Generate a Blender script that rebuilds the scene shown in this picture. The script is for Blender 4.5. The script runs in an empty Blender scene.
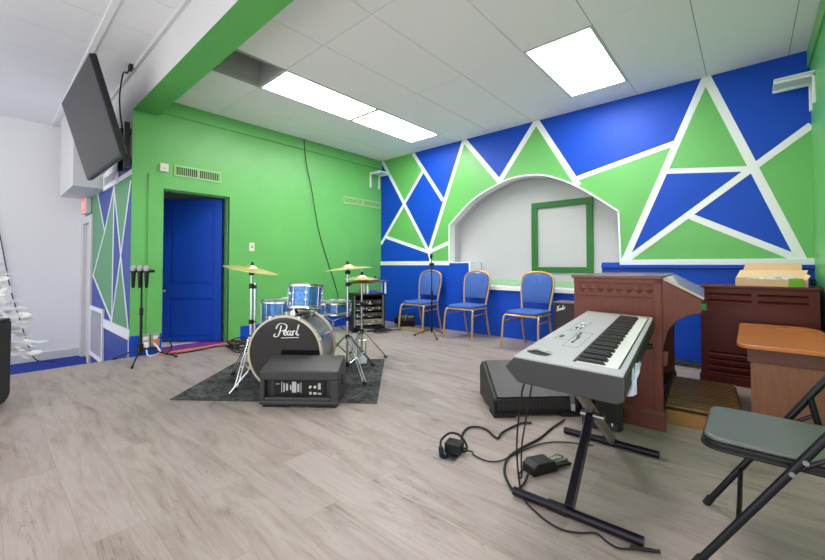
import bpy, bmesh, math, random
from mathutils import Vector, Matrix
random.seed(7)
C = bpy.context.scene.collection
PI = math.pi
R = math.radians

# ------------------------------------------------------------------ helpers
def srgb(r, g, b):
    f = lambda c: (c / 255 / 12.92) if c / 255 <= 0.04045 else ((c / 255 + 0.055) / 1.055) ** 2.4
    return (f(r), f(g), f(b), 1)

def mat(name, col, rough=0.5, metal=0.0, noise=0.0, nscale=8.0, bump=0.0, bscale=60.0, spec=0.5, stretch=None, emit=None, coat=0.0):
    m = bpy.data.materials.new(name); m.use_nodes = True
    nt = m.node_tree; b = nt.nodes['Principled BSDF']
    b.inputs['Base Color'].default_value = col
    b.inputs['Roughness'].default_value = rough
    b.inputs['Metallic'].default_value = metal
    b.inputs['Specular IOR Level'].default_value = spec
    b.inputs['Coat Weight'].default_value = coat
    tc = nt.nodes.new('ShaderNodeTexCoord')
    src = tc.outputs['Object']
    if stretch:
        mp = nt.nodes.new('ShaderNodeMapping'); mp.inputs['Scale'].default_value = stretch
        nt.links.new(src, mp.inputs['Vector']); src = mp.outputs['Vector']
    if noise:
        n = nt.nodes.new('ShaderNodeTexNoise'); n.inputs['Scale'].default_value = nscale; n.inputs['Detail'].default_value = 6
        nt.links.new(src, n.inputs['Vector'])
        mx = nt.nodes.new('ShaderNodeMix'); mx.data_type = 'RGBA'
        mx.inputs['A'].default_value = tuple(c * (1 - noise) for c in col[:3]) + (1,)
        mx.inputs['B'].default_value = tuple(min(1, c * (1 + noise)) for c in col[:3]) + (1,)
        nt.links.new(n.outputs['Fac'], mx.inputs['Factor'])
        nt.links.new(mx.outputs['Result'], b.inputs['Base Color'])
    if bump:
        n2 = nt.nodes.new('ShaderNodeTexNoise'); n2.inputs['Scale'].default_value = bscale; n2.inputs['Detail'].default_value = 3
        nt.links.new(tc.outputs['Object'], n2.inputs['Vector'])
        bp = nt.nodes.new('ShaderNodeBump'); bp.inputs['Strength'].default_value = bump; bp.inputs['Distance'].default_value = 0.01
        nt.links.new(n2.outputs['Fac'], bp.inputs['Height']); nt.links.new(bp.outputs['Normal'], b.inputs['Normal'])
    if emit:
        b.inputs['Emission Color'].default_value = emit[0]; b.inputs['Emission Strength'].default_value = emit[1]
    return m

class MB:
    def __init__(s, M=None): s.bm = bmesh.new(); s.M = M or Matrix()
    def _v(s, p): return s.bm.verts.new(s.M @ Vector(p))
    def face(s, vs, mi=0):
        try: f = s.bm.faces.new(vs)
        except ValueError: return None
        f.material_index = mi; return f
    def hexa(s, P, mi=0):
        v = [s._v(p) for p in P]
        for q in ((3,2,1,0),(4,5,6,7),(0,1,5,4),(1,2,6,5),(2,3,7,6),(3,0,4,7)): s.face([v[i] for i in q], mi)
    def box(s, x0, x1, y0, y1, z0, z1, mi=0):
        s.hexa([(x0,y0,z0),(x1,y0,z0),(x1,y1,z0),(x0,y1,z0),(x0,y0,z1),(x1,y0,z1),(x1,y1,z1),(x0,y1,z1)], mi); return s
    def prism(s, pts, a, b, ax='y', mi=0, miside=None):
        f = {'y': lambda p, h: (p[0], h, p[1]), 'x': lambda p, h: (h, p[0], p[1]), 'z': lambda p, h: (p[0], p[1], h)}[ax]
        A = [s._v(f(p, a)) for p in pts]; B = [s._v(f(p, b)) for p in pts]; n = len(pts)
        s.face(A[::-1], mi); s.face(B, mi)
        for i in range(n): s.face([A[i], A[(i+1) % n], B[(i+1) % n], B[i]], mi if miside is None else miside)
        return s
    def ring(s, c, u, v, r, n): return [s._v(Vector(c) + (u * math.cos(2*PI*i/n) + v * math.sin(2*PI*i/n)) * r) for i in range(n)]
    def cyl(s, p0, p1, r0, r1=None, n=16, mi=0):
        p0, p1 = Vector(p0), Vector(p1); r1 = r0 if r1 is None else r1
        d = (p1 - p0).normalized(); u = d.orthogonal().normalized(); v = d.cross(u)
        a = s.ring(p0, u, v, r0, n); b = s.ring(p1, u, v, r1, n)
        for i in range(n): s.face([a[i], a[(i+1) % n], b[(i+1) % n], b[i]], mi)
        s.face(a[::-1], mi); s.face(b, mi); return s
    def tube(s, pts, r, n=8, mi=0, closed=False, rx=None):
        P = [Vector(p) for p in pts]; N = len(P); rings = []; u = None
        for i in range(N):
            if closed: t = (P[(i+1) % N] - P[i-1])
            else: t = P[min(i+1, N-1)] - P[max(i-1, 0)]
            t.normalize()
            if u is None: u = t.orthogonal().normalized()
            u = (u - t * u.dot(t))
            if u.length < 1e-6: u = t.orthogonal()
            u.normalize(); v = t.cross(u)
            rr = r[i] if isinstance(r, (list, tuple)) else r
            rings.append(s.ring(P[i], u, v, rr, n))
        K = N if closed else N - 1
        for k in range(K):
            a, b = rings[k], rings[(k+1) % N]
            for i in range(n): s.face([a[i], a[(i+1) % n], b[(i+1) % n], b[i]], mi)
        if not closed: s.face(rings[0][::-1], mi); s.face(rings[-1], mi)
        return s
    def lathe(s, prof, n=32, M=None, mi=0, mis=None):
        M = M or Matrix(); rings = []
        for r, z in prof:
            if r < 1e-6: rings.append([s._v(M @ Vector((0, 0, z)))])
            else: rings.append([s._v(M @ Vector((r*math.cos(2*PI*i/n), r*math.sin(2*PI*i/n), z))) for i in range(n)])
        for k in range(len(rings)-1):
            a, b = rings[k], rings[k+1]; m_ = mis[k] if mis else mi
            for i in range(n):
                j = (i+1) % n
                if len(a) == 1 and len(b) == 1: continue
                if len(a) == 1: s.face([a[0], b[j], b[i]][::-1] if 0 else [a[0], b[i], b[j]], m_)
                elif len(b) == 1: s.face([a[i], a[j], b[0]], m_)
                else: s.face([a[i], a[j], b[j], b[i]], m_)
        return s
    def sphere(s, c, r, n=12, sc=(1,1,1), mi=0):
        c = Vector(c)
        prof = [(math.sin(PI*k/n)*r, -math.cos(PI*k/n)*r) for k in range(n+1)]
        prof[0] = (0, -r); prof[-1] = (0, r)
        return s.lathe(prof, n*2, Matrix.Translation(c) @ Matrix.Diagonal((sc[0], sc[1], sc[2], 1)), mi)
    def build(s, name, mats, parent=None, smooth=40, bevel=0, seg=2):
        bm = s.bm
        bmesh.ops.recalc_face_normals(bm, faces=bm.faces)
        if smooth:
            for f in bm.faces: f.smooth = True
            for e in bm.edges:
                if len(e.link_faces) == 2 and e.calc_face_angle(0) > R(smooth): e.smooth = False
        me = bpy.data.meshes.new(name); bm.to_mesh(me); bm.free()
        for m in (mats if isinstance(mats, (list, tuple)) else [mats]): me.materials.append(m)
        o = bpy.data.objects.new(name, me); C.objects.link(o)
        if parent: o.parent = parent
        if bevel:
            b = o.modifiers.new('bevel', 'BEVEL'); b.width = bevel; b.segments = seg; b.limit_method = 'ANGLE'; b.angle_limit = R(35)
            b.harden_normals = False
        return o

def tag(o, label, cat, group=None, kind=None):
    o['label'] = label; o['category'] = cat
    if group: o['group'] = group
    if kind: o['kind'] = kind
    return o
def struct(o, label=None):
    o['kind'] = 'structure'
    return o
def thing(name, label, cat, loc=(0,0,0), rz=0, group=None, rot=None):
    o = bpy.data.objects.new(name, None); C.objects.link(o)
    o.location = loc; o.rotation_euler = rot or (0, 0, rz); o.empty_display_size = 0.1
    return tag(o, label, cat, group)
def dup(root, loc, rz, label, group=None):
    r = root.copy(); C.objects.link(r); r.location = loc; r.rotation_euler = (0, 0, rz)
    r['label'] = label
    if group: r['group'] = group
    for ch in list(root.children):
        c = ch.copy(); C.objects.link(c); c.parent = r
        for g in list(ch.children):
            d = g.copy(); C.objects.link(d); d.parent = c
    return r
def crom(P, k=8, closed=False):
    P = [Vector(p) for p in P]; out = []
    n = len(P)
    for i in range(n if closed else n-1):
        if closed: a, b, c, d = P[i-1], P[i], P[(i+1) % n], P[(i+2) % n]
        else: a, b, c, d = P[max(i-1,0)], P[i], P[i+1], P[min(i+2,n-1)]
        for j in range(k):
            t = j / k
            out.append(0.5*((2*b) + (c-a)*t + (2*a-5*b+4*c-d)*t*t + (3*b-a-3*c+d)*t**3))
    if not closed: out.append(P[-1])
    return out
def line(p, q, w):   # 2D band polygon
    (x0, z0), (x1, z1) = p, q; L = math.hypot(x1-x0, z1-z0); nx, nz = -(z1-z0)/L*w/2, (x1-x0)/L*w/2
    return [(x0+nx, z0+nz), (x0-nx, z0-nz), (x1-nx, z1-nz), (x1+nx, z1+nz)]
def ribbon(mb, strokes, F, w, k=6):
    # strokes: lists of 2D points; F maps (x, y) to 3D
    for st in strokes:
        P = crom([(x, y, 0) for x, y in st], k)
        prev = None
        for i, p in enumerate(P):
            t = (P[min(i+1, len(P)-1)] - P[max(i-1, 0)]); t.normalize()
            ww = w * (0.55 + 0.75 * abs(t.y)) * 0.5
            a = mb._v(F(p.x - t.y*ww, p.y + t.x*ww)); b = mb._v(F(p.x + t.y*ww, p.y - t.x*ww))
            if prev: mb.face([prev[0], prev[1], b, a])
            prev = (a, b)

# ------------------------------------------------------------------ materials
WHITE = srgb(226, 226, 226)
m_white = mat('white_paint', srgb(205,205,206), 0.6, bump=0.05, bscale=80)
m_band = mat('white_tape_paint', srgb(232,234,238), 0.5)
m_green = mat('green_paint', srgb(102,180,96), 0.38, noise=0.10, nscale=3, bump=0.25, bscale=45)
m_greenm = mat('green_mural_paint', srgb(102,180,96), 0.4, noise=0.06, nscale=2, bump=0.06, bscale=30)
m_blue = mat('blue_paint', srgb(10,72,190), 0.5, noise=0.10, nscale=2, bump=0.08, bscale=30, spec=0.3)
m_dgreen = mat('dark_green_paint', srgb(22,104,32), 0.45)
m_tile = mat('ceiling_tile', srgb(248,241,248), 0.9, noise=0.015, nscale=120, bump=0.1, bscale=150)
m_tileh = mat('hall_ceiling_tile', srgb(232,232,234), 0.9, noise=0.02, nscale=120, bump=0.1, bscale=150)
m_gap = mat('ceiling_gap', srgb(120,120,122), 0.8)
m_plenum = mat('plenum_grey', srgb(178,178,179), 0.8, noise=0.15, nscale=3)
m_chrome = mat('chrome', srgb(205,208,212), 0.22, 1.0)
m_steel = mat('steel', srgb(150,152,158), 0.35, 1.0)
m_black = mat('black_plastic', srgb(22,22,23), 0.45, noise=0.1, nscale=30, spec=0.35)
m_blackm = mat('black_metal', srgb(24,24,30), 0.3, 0.3)
m_rubber = mat('black_rubber', srgb(18,18,19), 0.7)
m_char = mat('charcoal_plastic', srgb(50,50,53), 0.4, noise=0.2, nscale=60, bump=0.1, bscale=300, spec=0.55)
m_gold = mat('gold_frame', srgb(206,166,112), 0.32, 0.6)
m_fabric = mat('blue_fabric', srgb(66,100,176), 0.9, noise=0.18, nscale=140, bump=0.3, bscale=260)
m_brass = mat('cymbal_bronze', srgb(226,200,140), 0.34, 0.75, noise=0.08, nscale=20, stretch=(1,1,8))
m_silver = mat('silver_panel', srgb(172,172,174), 0.4, 0.2)
m_ivory = mat('white_key', srgb(225,225,222), 0.3)
m_ebony = mat('black_key', srgb(16,16,17), 0.3)
m_wood = mat('dark_mahogany', srgb(112,60,50), 0.32, noise=0.35, nscale=6, stretch=(14,14,1.2), spec=0.3)
m_woodh = mat('dark_mahogany_rail', srgb(106,58,50), 0.28, noise=0.35, nscale=6, stretch=(1.5,14,14), coat=0.2)
m_redwood = mat('red_mahogany', srgb(92,32,26), 0.3, noise=0.4, nscale=5, stretch=(1.5,10,14), spec=0.3)
m_woodb = mat('brown_bench_wood', srgb(146,92,70), 0.3, noise=0.3, nscale=6, stretch=(14,14,1.2), coat=0.2)
m_oak = mat('orange_wood_top', srgb(214,126,70), 0.25, noise=0.25, nscale=5, stretch=(2,14,2), coat=0.3)
m_pedal = mat('worn_brown_pedal', srgb(166,122,72), 0.4, noise=0.12, nscale=3, stretch=(1,1,1), spec=0.3)
m_pedald = mat('dark_brown_pedal', srgb(58,38,28), 0.4, noise=0.3, nscale=5, stretch=(2,16,10))
m_card = mat('cardboard', srgb(232,190,152), 0.85, noise=0.05, nscale=20)
m_cardin = mat('cardboard_inside', srgb(238,202,164), 0.85)
m_lime = mat('lime_card', srgb(120,180,50), 0.5)
m_vinyl = mat('sheen_grey_vinyl', srgb(96,97,96), 0.34, bump=0.06, bscale=90)  # grey base stands in for ceiling light reflected off the seat
m_whitew = mat('lit_white_wall', srgb(232,232,234), 0.6, bump=0.05, bscale=80)  # white paint lightened to put brighter light on the far wall into its colour
m_rug = mat('charcoal_rug', srgb(50,50,51), 0.95, bump=0.8, bscale=160, spec=0.2)
def rug_nodes(m):
    nt = m.node_tree; N = nt.nodes; b = N['Principled BSDF']; tc = N.new('ShaderNodeTexCoord')
    a = N.new('ShaderNodeTexNoise'); a.inputs['Scale'].default_value = 26; a.inputs['Detail'].default_value = 8; a.inputs['Roughness'].default_value = 0.75
    c = N.new('ShaderNodeTexNoise'); c.inputs['Scale'].default_value = 3.2; c.inputs['Detail'].default_value = 4; c.inputs['Distortion'].default_value = 1.5
    nt.links.new(tc.outputs['Object'], a.inputs['Vector']); nt.links.new(tc.outputs['Object'], c.inputs['Vector'])
    s_ = N.new('ShaderNodeMath'); s_.operation = 'MULTIPLY_ADD'; s_.inputs[1].default_value = 0.55; nt.links.new(c.outputs['Fac'], s_.inputs[0]); nt.links.new(a.outputs['Fac'], s_.inputs[2])
    r = N.new('ShaderNodeValToRGB'); r.color_ramp.elements[0].position = 0.62; r.color_ramp.elements[0].color = srgb(30,30,31); r.color_ramp.elements[1].position = 0.98; r.color_ramp.elements[1].color = srgb(108,108,110)
    nt.links.new(s_.outputs[0], r.inputs['Fac']); nt.links.new(r.outputs[0], b.inputs['Base Color'])
rug_nodes(m_rug)
m_pale = mat('pale_plastic_sheet', srgb(205,212,236), 0.35)
m_cream = mat('cream_plastic', srgb(226,222,208), 0.4)
m_greyplate = mat('grey_outlet_plate', srgb(152,152,148), 0.5)
m_orange = mat('orange_cord', srgb(228,110,60), 0.5)
m_purple = mat('purple_carpet', srgb(132,52,140), 0.95, noise=0.15, nscale=90, bump=0.4, bscale=200)
m_bcarpet = mat('blue_carpet', srgb(12,50,150), 0.95, noise=0.2, nscale=5, bump=0.4, bscale=12)
m_screen = mat('dark_screen', srgb(26,26,27), 0.28, spec=0.18)
m_leaf = mat('white_leaf', srgb(236,236,238), 0.5)
m_head = mat('gloss_black_head', srgb(26,26,28), 0.12, coat=0.5)
m_shell = mat('silver_shell', srgb(150,152,156), 0.28, 0.7, noise=0.15, nscale=60)
m_print = mat('white_print', srgb(240,240,240), 0.5)
m_redsign = mat('red_sign', srgb(235,120,110), 0.4, emit=(srgb(255,120,105), 0.5))
m_purplebox = mat('violet_box', srgb(86,60,190), 0.5)
m_plank = mat('tan_board', srgb(196,160,110), 0.6, noise=0.2, nscale=6, stretch=(2,12,12))
m_lamp = mat('lit_diffuser', srgb(250,250,250), 0.5, emit=((1, 0.985, 0.97, 1), 15.0))
m_lamph = mat('added_fill_diffuser', srgb(250,250,250), 0.5, emit=((1, 0.99, 0.975, 1), 1.6))
m_hoop = mat('champagne_hoop', srgb(206,196,176), 0.35, 0.5)

def grille_mat(name, c0, c1, sc, rough=0.5):
    m = mat(name, c0, rough)
    nt = m.node_tree; b = nt.nodes['Principled BSDF']
    tc = nt.nodes.new('ShaderNodeTexCoord'); v = nt.nodes.new('ShaderNodeTexVoronoi'); v.inputs['Scale'].default_value = sc; v.inputs['Randomness'].default_value = 0.0
    mp = nt.nodes.new('ShaderNodeMapping'); mp.inputs['Rotation'].default_value = (0.3, 0.4, 0.78)
    nt.links.new(tc.outputs['Object'], mp.inputs['Vector']); nt.links.new(mp.outputs['Vector'], v.inputs['Vector'])
    r = nt.nodes.new('ShaderNodeValToRGB'); r.color_ramp.elements[0].position = 0.35; r.color_ramp.elements[1].position = 0.5
    r.color_ramp.elements[0].color = c1; r.color_ramp.elements[1].color = c0
    nt.links.new(v.outputs['Distance'], r.inputs['Fac']); nt.links.new(r.outputs['Color'], b.inputs['Base Color'])
    return m
m_grille = grille_mat('perforated_grille', srgb(70,70,72), srgb(22,22,22), 120)
m_grilleb = grille_mat('black_mesh_grille', srgb(44,38,42), srgb(14,12,14), 60, 0.75)

def sparkle(name, base):
    m = mat(name, base, 0.25, 0.5, coat=0.6)
    nt = m.node_tree; b = nt.nodes['Principled BSDF']
    tc = nt.nodes.new('ShaderNodeTexCoord'); v = nt.nodes.new('ShaderNodeTexVoronoi'); v.inputs['Scale'].default_value = 160
    nt.links.new(tc.outputs['Object'], v.inputs['Vector'])
    h = nt.nodes.new('ShaderNodeMix'); h.data_type = 'RGBA'
    h.inputs['A'].default_value = tuple(c*0.45 for c in base[:3]) + (1,); h.inputs['B'].default_value = tuple(min(1, c*1.9+0.03) for c in base[:3]) + (1,)
    sx = nt.nodes.new('ShaderNodeSeparateColor'); nt.links.new(v.outputs['Color'], sx.inputs['Color'])
    nt.links.new(sx.outputs['Red'], h.inputs['Factor']); nt.links.new(h.outputs['Result'], b.inputs['Base Color'])
    return m
m_spark = sparkle('blue_sparkle', srgb(50,112,176))
m_clear = mat('smoky_head', srgb(128,140,136), 0.25)

# floor planks: long boards run along X
def floor_material():
    m = bpy.data.materials.new('grey_oak_planks'); m.use_nodes = True
    nt = m.node_tree; N = nt.nodes; L = nt.links; b = N['Principled BSDF']
    tc = N.new('ShaderNodeTexCoord')
    br = N.new('ShaderNodeTexBrick'); br.offset = 0.37; br.offset_frequency = 2; br.squash = 1
    br.inputs['Scale'].default_value = 1; br.inputs['Brick Width'].default_value = 1.3; br.inputs['Row Height'].default_value = 0.2
    br.inputs['Mortar Size'].default_value = 0.0012; br.inputs['Mortar Smooth'].default_value = 0.1; br.inputs['Bias'].default_value = 0
    br.inputs['Color1'].default_value = (0,0,0,1); br.inputs['Color2'].default_value = (1,1,1,1); br.inputs['Mortar'].default_value = (0.5,0.5,0.5,1)
    L.new(tc.outputs['Object'], br.inputs['Vector'])
    # per-board shift of the grain
    sx = N.new('ShaderNodeSeparateXYZ'); L.new(tc.outputs['Object'], sx.inputs['Vector'])
    ad = N.new('ShaderNodeMath'); ad.operation = 'MULTIPLY_ADD'; ad.inputs[1].default_value = 37.0
    sc = N.new('ShaderNodeSeparateColor'); L.new(br.outputs['Color'], sc.inputs['Color'])
    L.new(sc.outputs['Red'], ad.inputs[0]); L.new(sx.outputs['Z'], ad.inputs[2])
    cb = N.new('ShaderNodeCombineXYZ'); L.new(sx.outputs['X'], cb.inputs['X']); L.new(sx.outputs['Y'], cb.inputs['Y']); L.new(ad.outputs[0], cb.inputs['Z'])
    mp = N.new('ShaderNodeMapping'); mp.inputs['Scale'].default_value = (1.0, 6.0, 1.0); L.new(cb.outputs[0], mp.inputs['Vector'])
    n1 = N.new('ShaderNodeTexNoise'); n1.inputs['Scale'].default_value = 1.6; n1.inputs['Detail'].default_value = 8; n1.inputs['Roughness'].default_value = 0.62; n1.inputs['Distortion'].default_value = 1.2
    L.new(mp.outputs[0], n1.inputs['Vector'])
    mp2 = N.new('ShaderNodeMapping'); mp2.inputs['Scale'].default_value = (2.0, 60.0, 1.0); L.new(cb.outputs[0], mp2.inputs['Vector'])
    n2 = N.new('ShaderNodeTexNoise'); n2.inputs['Scale'].default_value = 3; n2.inputs['Detail'].default_value = 4; L.new(mp2.outputs[0], n2.inputs['Vector'])
    rp = N.new('ShaderNodeValToRGB'); e = rp.color_ramp.elements
    e[0].position = 0.24; e[0].color = srgb(114,99,90); e[1].position = 0.56; e[1].color = srgb(171,158,153)
    e2 = rp.color_ramp.elements.new(0.40); e2.color = srgb(157,143,137)
    L.new(n1.outputs['Fac'], rp.inputs['Fac'])
    # fine grain
    mx = N.new('ShaderNodeMix'); mx.data_type = 'RGBA'; mx.blend_type = 'MULTIPLY'; mx.inputs['Factor'].default_value = 0.3
    r2 = N.new('ShaderNodeValToRGB'); r2.color_ramp.elements[0].position = 0.3; r2.color_ramp.elements[0].color = (0.66,0.64,0.63,1); r2.color_ramp.elements[1].position = 0.6; r2.color_ramp.elements[1].color = (1,1,1,1)
    L.new(n2.outputs['Fac'], r2.inputs['Fac']); L.new(rp.outputs[0], mx.inputs['A']); L.new(r2.outputs[0], mx.inputs['B'])
    # board to board tone
    mx2 = N.new('ShaderNodeMix'); mx2.data_type = 'RGBA'; mx2.blend_type = 'MULTIPLY'; mx2.inputs['Factor'].default_value = 1
    r3 = N.new('ShaderNodeValToRGB'); r3.color_ramp.elements[0].color = (0.9,0.895,0.89,1); r3.color_ramp.elements[1].color = (1,1,1,1)
    L.new(sc.outputs['Red'], r3.inputs['Fac']); L.new(mx.outputs['Result'], mx2.inputs['A']); L.new(r3.outputs[0], mx2.inputs['B'])
    mx3 = N.new('ShaderNodeMix'); mx3.data_type = 'RGBA'; L.new(br.outputs['Fac'], mx3.inputs['Factor'])
    mx3.inputs['B'].default_value = srgb(146,132,124); L.new(mx2.outputs['Result'], mx3.inputs['A'])
    # knots
    vo = N.new('ShaderNodeTexVoronoi'); vo.inputs['Scale'].default_value = 1.0; mp4 = N.new('ShaderNodeMapping'); mp4.inputs['Scale'].default_value = (1.3, 3.2, 1.0)
    L.new(cb.outputs[0], mp4.inputs['Vector']); L.new(mp4.outputs[0], vo.inputs['Vector'])
    r4 = N.new('ShaderNodeValToRGB'); r4.color_ramp.elements[0].position = 0.02; r4.color_ramp.elements[0].color = (0.55,0.5,0.47,1); r4.color_ramp.elements[1].position = 0.17; r4.color_ramp.elements[1].color = (1,1,1,1)
    L.new(vo.outputs['Distance'], r4.inputs['Fac'])
    mx4 = N.new('ShaderNodeMix'); mx4.data_type = 'RGBA'; mx4.blend_type = 'MULTIPLY'; mx4.inputs['Factor'].default_value = 0.6
    L.new(mx3.outputs['Result'], mx4.inputs['A']); L.new(r4.outputs[0], mx4.inputs['B'])
    mp5 = N.new('ShaderNodeMapping'); mp5.inputs['Scale'].default_value = (0.9, 11.0, 1.0); L.new(cb.outputs[0], mp5.inputs['Vector'])
    n5 = N.new('ShaderNodeTexNoise'); n5.inputs['Scale'].default_value = 1.7; n5.inputs['Detail'].default_value = 5; n5.inputs['Distortion'].default_value = 2.2; L.new(mp5.outputs[0], n5.inputs['Vector'])
    d5 = N.new('ShaderNodeMath'); d5.operation = 'SUBTRACT'; d5.inputs[1].default_value = 0.5; L.new(n5.outputs['Fac'], d5.inputs[0])
    a5 = N.new('ShaderNodeMath'); a5.operation = 'ABSOLUTE'; L.new(d5.outputs[0], a5.inputs[0])
    r5 = N.new('ShaderNodeValToRGB'); r5.color_ramp.elements[0].position = 0.0; r5.color_ramp.elements[0].color = (0.52,0.46,0.42,1); r5.color_ramp.elements[1].position = 0.022; r5.color_ramp.elements[1].color = (1,1,1,1); L.new(a5.outputs[0], r5.inputs['Fac'])
    n6 = N.new('ShaderNodeTexNoise'); n6.inputs['Scale'].default_value = 2.3; n6.inputs['Detail'].default_value = 2; L.new(cb.outputs[0], n6.inputs['Vector'])
    r6 = N.new('ShaderNodeValToRGB'); r6.color_ramp.elements[0].position = 0.50; r6.color_ramp.elements[0].color = (0,0,0,1); r6.color_ramp.elements[1].position = 0.66; r6.color_ramp.elements[1].color = (0.85,0.85,0.85,1); L.new(n6.outputs['Fac'], r6.inputs['Fac'])
    mx5 = N.new('ShaderNodeMix'); mx5.data_type = 'RGBA'; mx5.blend_type = 'MULTIPLY'; L.new(r6.outputs[0], mx5.inputs['Factor'])
    L.new(mx4.outputs['Result'], mx5.inputs['A']); L.new(r5.outputs[0], mx5.inputs['B'])
    L.new(mx5.outputs['Result'], b.inputs['Base Color'])
    b.inputs['Roughness'].default_value = 0.4; b.inputs['Specular IOR Level'].default_value = 0.35
    return m
m_floor = floor_material()

# ------------------------------------------------------------------ SETTING
W = 5.74; H = 3.05; YB = -3.95; HL = 3.30; LOW = -0.46; XD = -3.12
mb = MB(); mb.box(0, 6.2, -7.6, 0.0, -0.4, 0.0); struct(mb.build('floor', m_floor, smooth=0))
mb = MB(); mb.box(XD-0.1, 0.0, -7.6, YB+0.2, LOW-0.1, LOW); struct(mb.build('floor_lower', m_bcarpet, smooth=0))
mb = MB(); mb.box(-0.30, 0.0, -3.79, -2.70, -0.02, 0.006); struct(mb.build('floor_threshold', m_purple, smooth=0))
mb = MB(); mb.box(-1.7, -0.30, -3.84, -2.2, -0.1, 0.0); struct(mb.build('floor_side_room', m_white, smooth=0))

# back wall with the arched niche opening
ARCH = [(1.60,1.08),(1.605,1.71)] + [(p.x, p.y) for p in crom([(1.605,1.71,0),(2.05,2.07,0),(2.51,2.265,0),(2.81,2.325,0),(3.15,2.30,0),(3.38,2.22,0),(3.62,2.09,0),(3.87,1.91,0),(4.13,1.70,0)], 5)][1:] + [(4.15,1.08)]
LO = [(3.93,1.08),(3.93,0.72),(2.00,0.72),(2.00,1.08)]
OPEN = ARCH + LO
mb = MB()
top = [p for p in ARCH]
# wall front as strips around the opening (solid 0.12 thick)
TH = 0.14
mb.prism([(-0.1,0),(2.00,0),(2.00,1.08),(1.60,1.08),(1.605,1.71),(1.605,H+0.05),(-0.1,H+0.05)], 0, TH, 'y', 0)
mb.prism([(2.00,0),(3.93,0),(3.93,0.72),(2.00,0.72)], 0, TH, 'y', 0)
mb.prism([(3.93,0),(W+0.1,0),(W+0.1,H+0.05),(4.13,H+0.05),(4.13,1.70),(4.15,1.08),(3.93,1.08)], 0, TH, 'y', 0)
cur = [p for p in ARCH[1:-1]]
for a, b in zip(cur, cur[1:]):
    mb.prism([a, b, (b[0], H+0.05), (a[0], H+0.05)], 0, TH, 'y', 0)
# painted shapes, 1 to 4 mm of paint and tape on the wall
V = dict(A0=(0.03,3.05), J1=(0.583,2.148), J2=(1.182,1.272), J3=(1.483,2.128), B0=(0.817,3.05), C0=(1.904,3.05), D0=(1.049,2.686), D1=(0.0,1.45),
         E0=(0.10,1.59), F1=(1.60,1.415), R0=(1.237,1.10), G1=(2.53,2.29), H0=(3.105,3.05), I1=(3.66,2.07), J0=(3.60,2.157), JK=(4.706,2.404), K0=(4.974,3.05),
         K1=(4.176,1.09), L1=(5.657,1.10), M0=(4.600,2.10), M1=(5.33,2.008), N0=(5.74,2.345), NL=(5.342,2.012), NO=(4.824,1.573), N1=(4.19,1.10), O1=(5.64,1.105))
def poly(names, mi, d=0.0015): mb.prism([V[n] if isinstance(n, str) else n for n in names], -d, 0.0, 'y', mi)
zr = 1.08
poly([(0,3.05),'A0','J1','D1',(0,1.5)], 1); poly(['B0','C0','J3'], 1); poly(['D0','J3','J2','J1'], 1); poly([(0,zr),(0,1.45),'E0','J2','R0'], 1)
poly(['C0','H0','G1'], 1)
poly(['H0','K0','JK','J0'], 1)
poly(['K0',(W,3.05),'N0','NL'], 1)
poly(['M0','M1','NL','NO','K1'], 1); poly(['NL','L1','NO'], 1)
tk = 0.0026
for a, b, w in (('A0','J2',.062),('B0','J3',.062),('C0','J2',.062),('D0','D1',.055),('E0','J2',.06),('J2','F1',.06),('J2','R0',.06),
                ('C0','G1',.075),('G1','H0',.075),('H0','I1',.075),('J0','JK',.06),('K0','K1',.07),('K0','L1',.075),('M0','M1',.055),('N0','N1',.065),('NO','O1',.065)):
    tk += 0.00015; mb.prism(line(V[a], V[b], w), -tk, 0.0, 'y', 2)
# blue dado below the rail, with a shallow plywood lip
mb.box(0, 2.0, -0.016, 0, 0, 1.079, 1); mb.box(2.0, 3.93, -0.016, 0, 0, 0.68, 1); mb.box(3.93, W, -0.016, 0, 0, 1.079, 1)
mb.box(0, W, -0.026, 0, 0, 0.43, 1)
struct(mb.build('wall_back', [m_greenm, m_blue, m_band], smooth=0))
# niche interior
mb = MB()
D = 0.30
mb.box(1.4, 4.35, D, D+0.06, 0.6, 2.7)
mb.box(1.5, 1.60, TH, D, 0.6, 1.72); mb.box(4.15, 4.25, TH, D, 0.6, 1.72)
for a, b in zip(cur, cur[1:]):
    mb.prism([a, b, (b[0], b[1]+0.1), (a[0], a[1]+0.1)], TH, D, 'y')
mb.box(1.6, 2.0, TH, D, 0.70, 1.08); mb.box(3.93, 4.15, TH, D, 0.70, 1.08); mb.box(1.95, 4.0, TH, D, 0.6, 0.70)
struct(mb.build('wall_niche', mat('niche_grey_white', srgb(186,187,190), 0.6), smooth=30))
mb = MB()
# white lining of the arch, a hair proud of the wall
for a, b in zip(ARCH, ARCH[1:]):
    mx = Vector((b[0]-a[0], b[1]-a[1])); n = Vector((mx.y, -mx.x)).normalized()
    mb.prism([a, b, (b[0]+n.x*0.02, b[1]+n.y*0.02), (a[0]+n.x*0.02, a[1]+n.y*0.02)], -0.012, TH, 'y')
mb.box(1.62, 2.03, -0.021, D-.01, 1.081, 1.10); mb.box(2.0, 2.03, -0.022, D-.01, 0.736, 1.081)
struct(mb.build('trim_1', m_band, smooth=30))
mb = MB(); mb.box(2.0, 3.93, -0.05, D, 0.68, 0.735); struct(mb.build('trim_2', m_band, smooth=0, bevel=0.004))
mb = MB(); mb.box(2.0, 3.93, D-0.015, D, 0.74, 0.82); struct(mb.build('trim_3', mat('pale_green_paint', srgb(150,190,150), 0.5), smooth=0))
mb = MB(); mb.box(0, 1.62, -0.02, 0, 1.045, 1.115); mb.box(4.13, W, -0.02, 0, 1.05, 1.11); struct(mb.build('trim_4', m_band, smooth=0, bevel=0.003))
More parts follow.
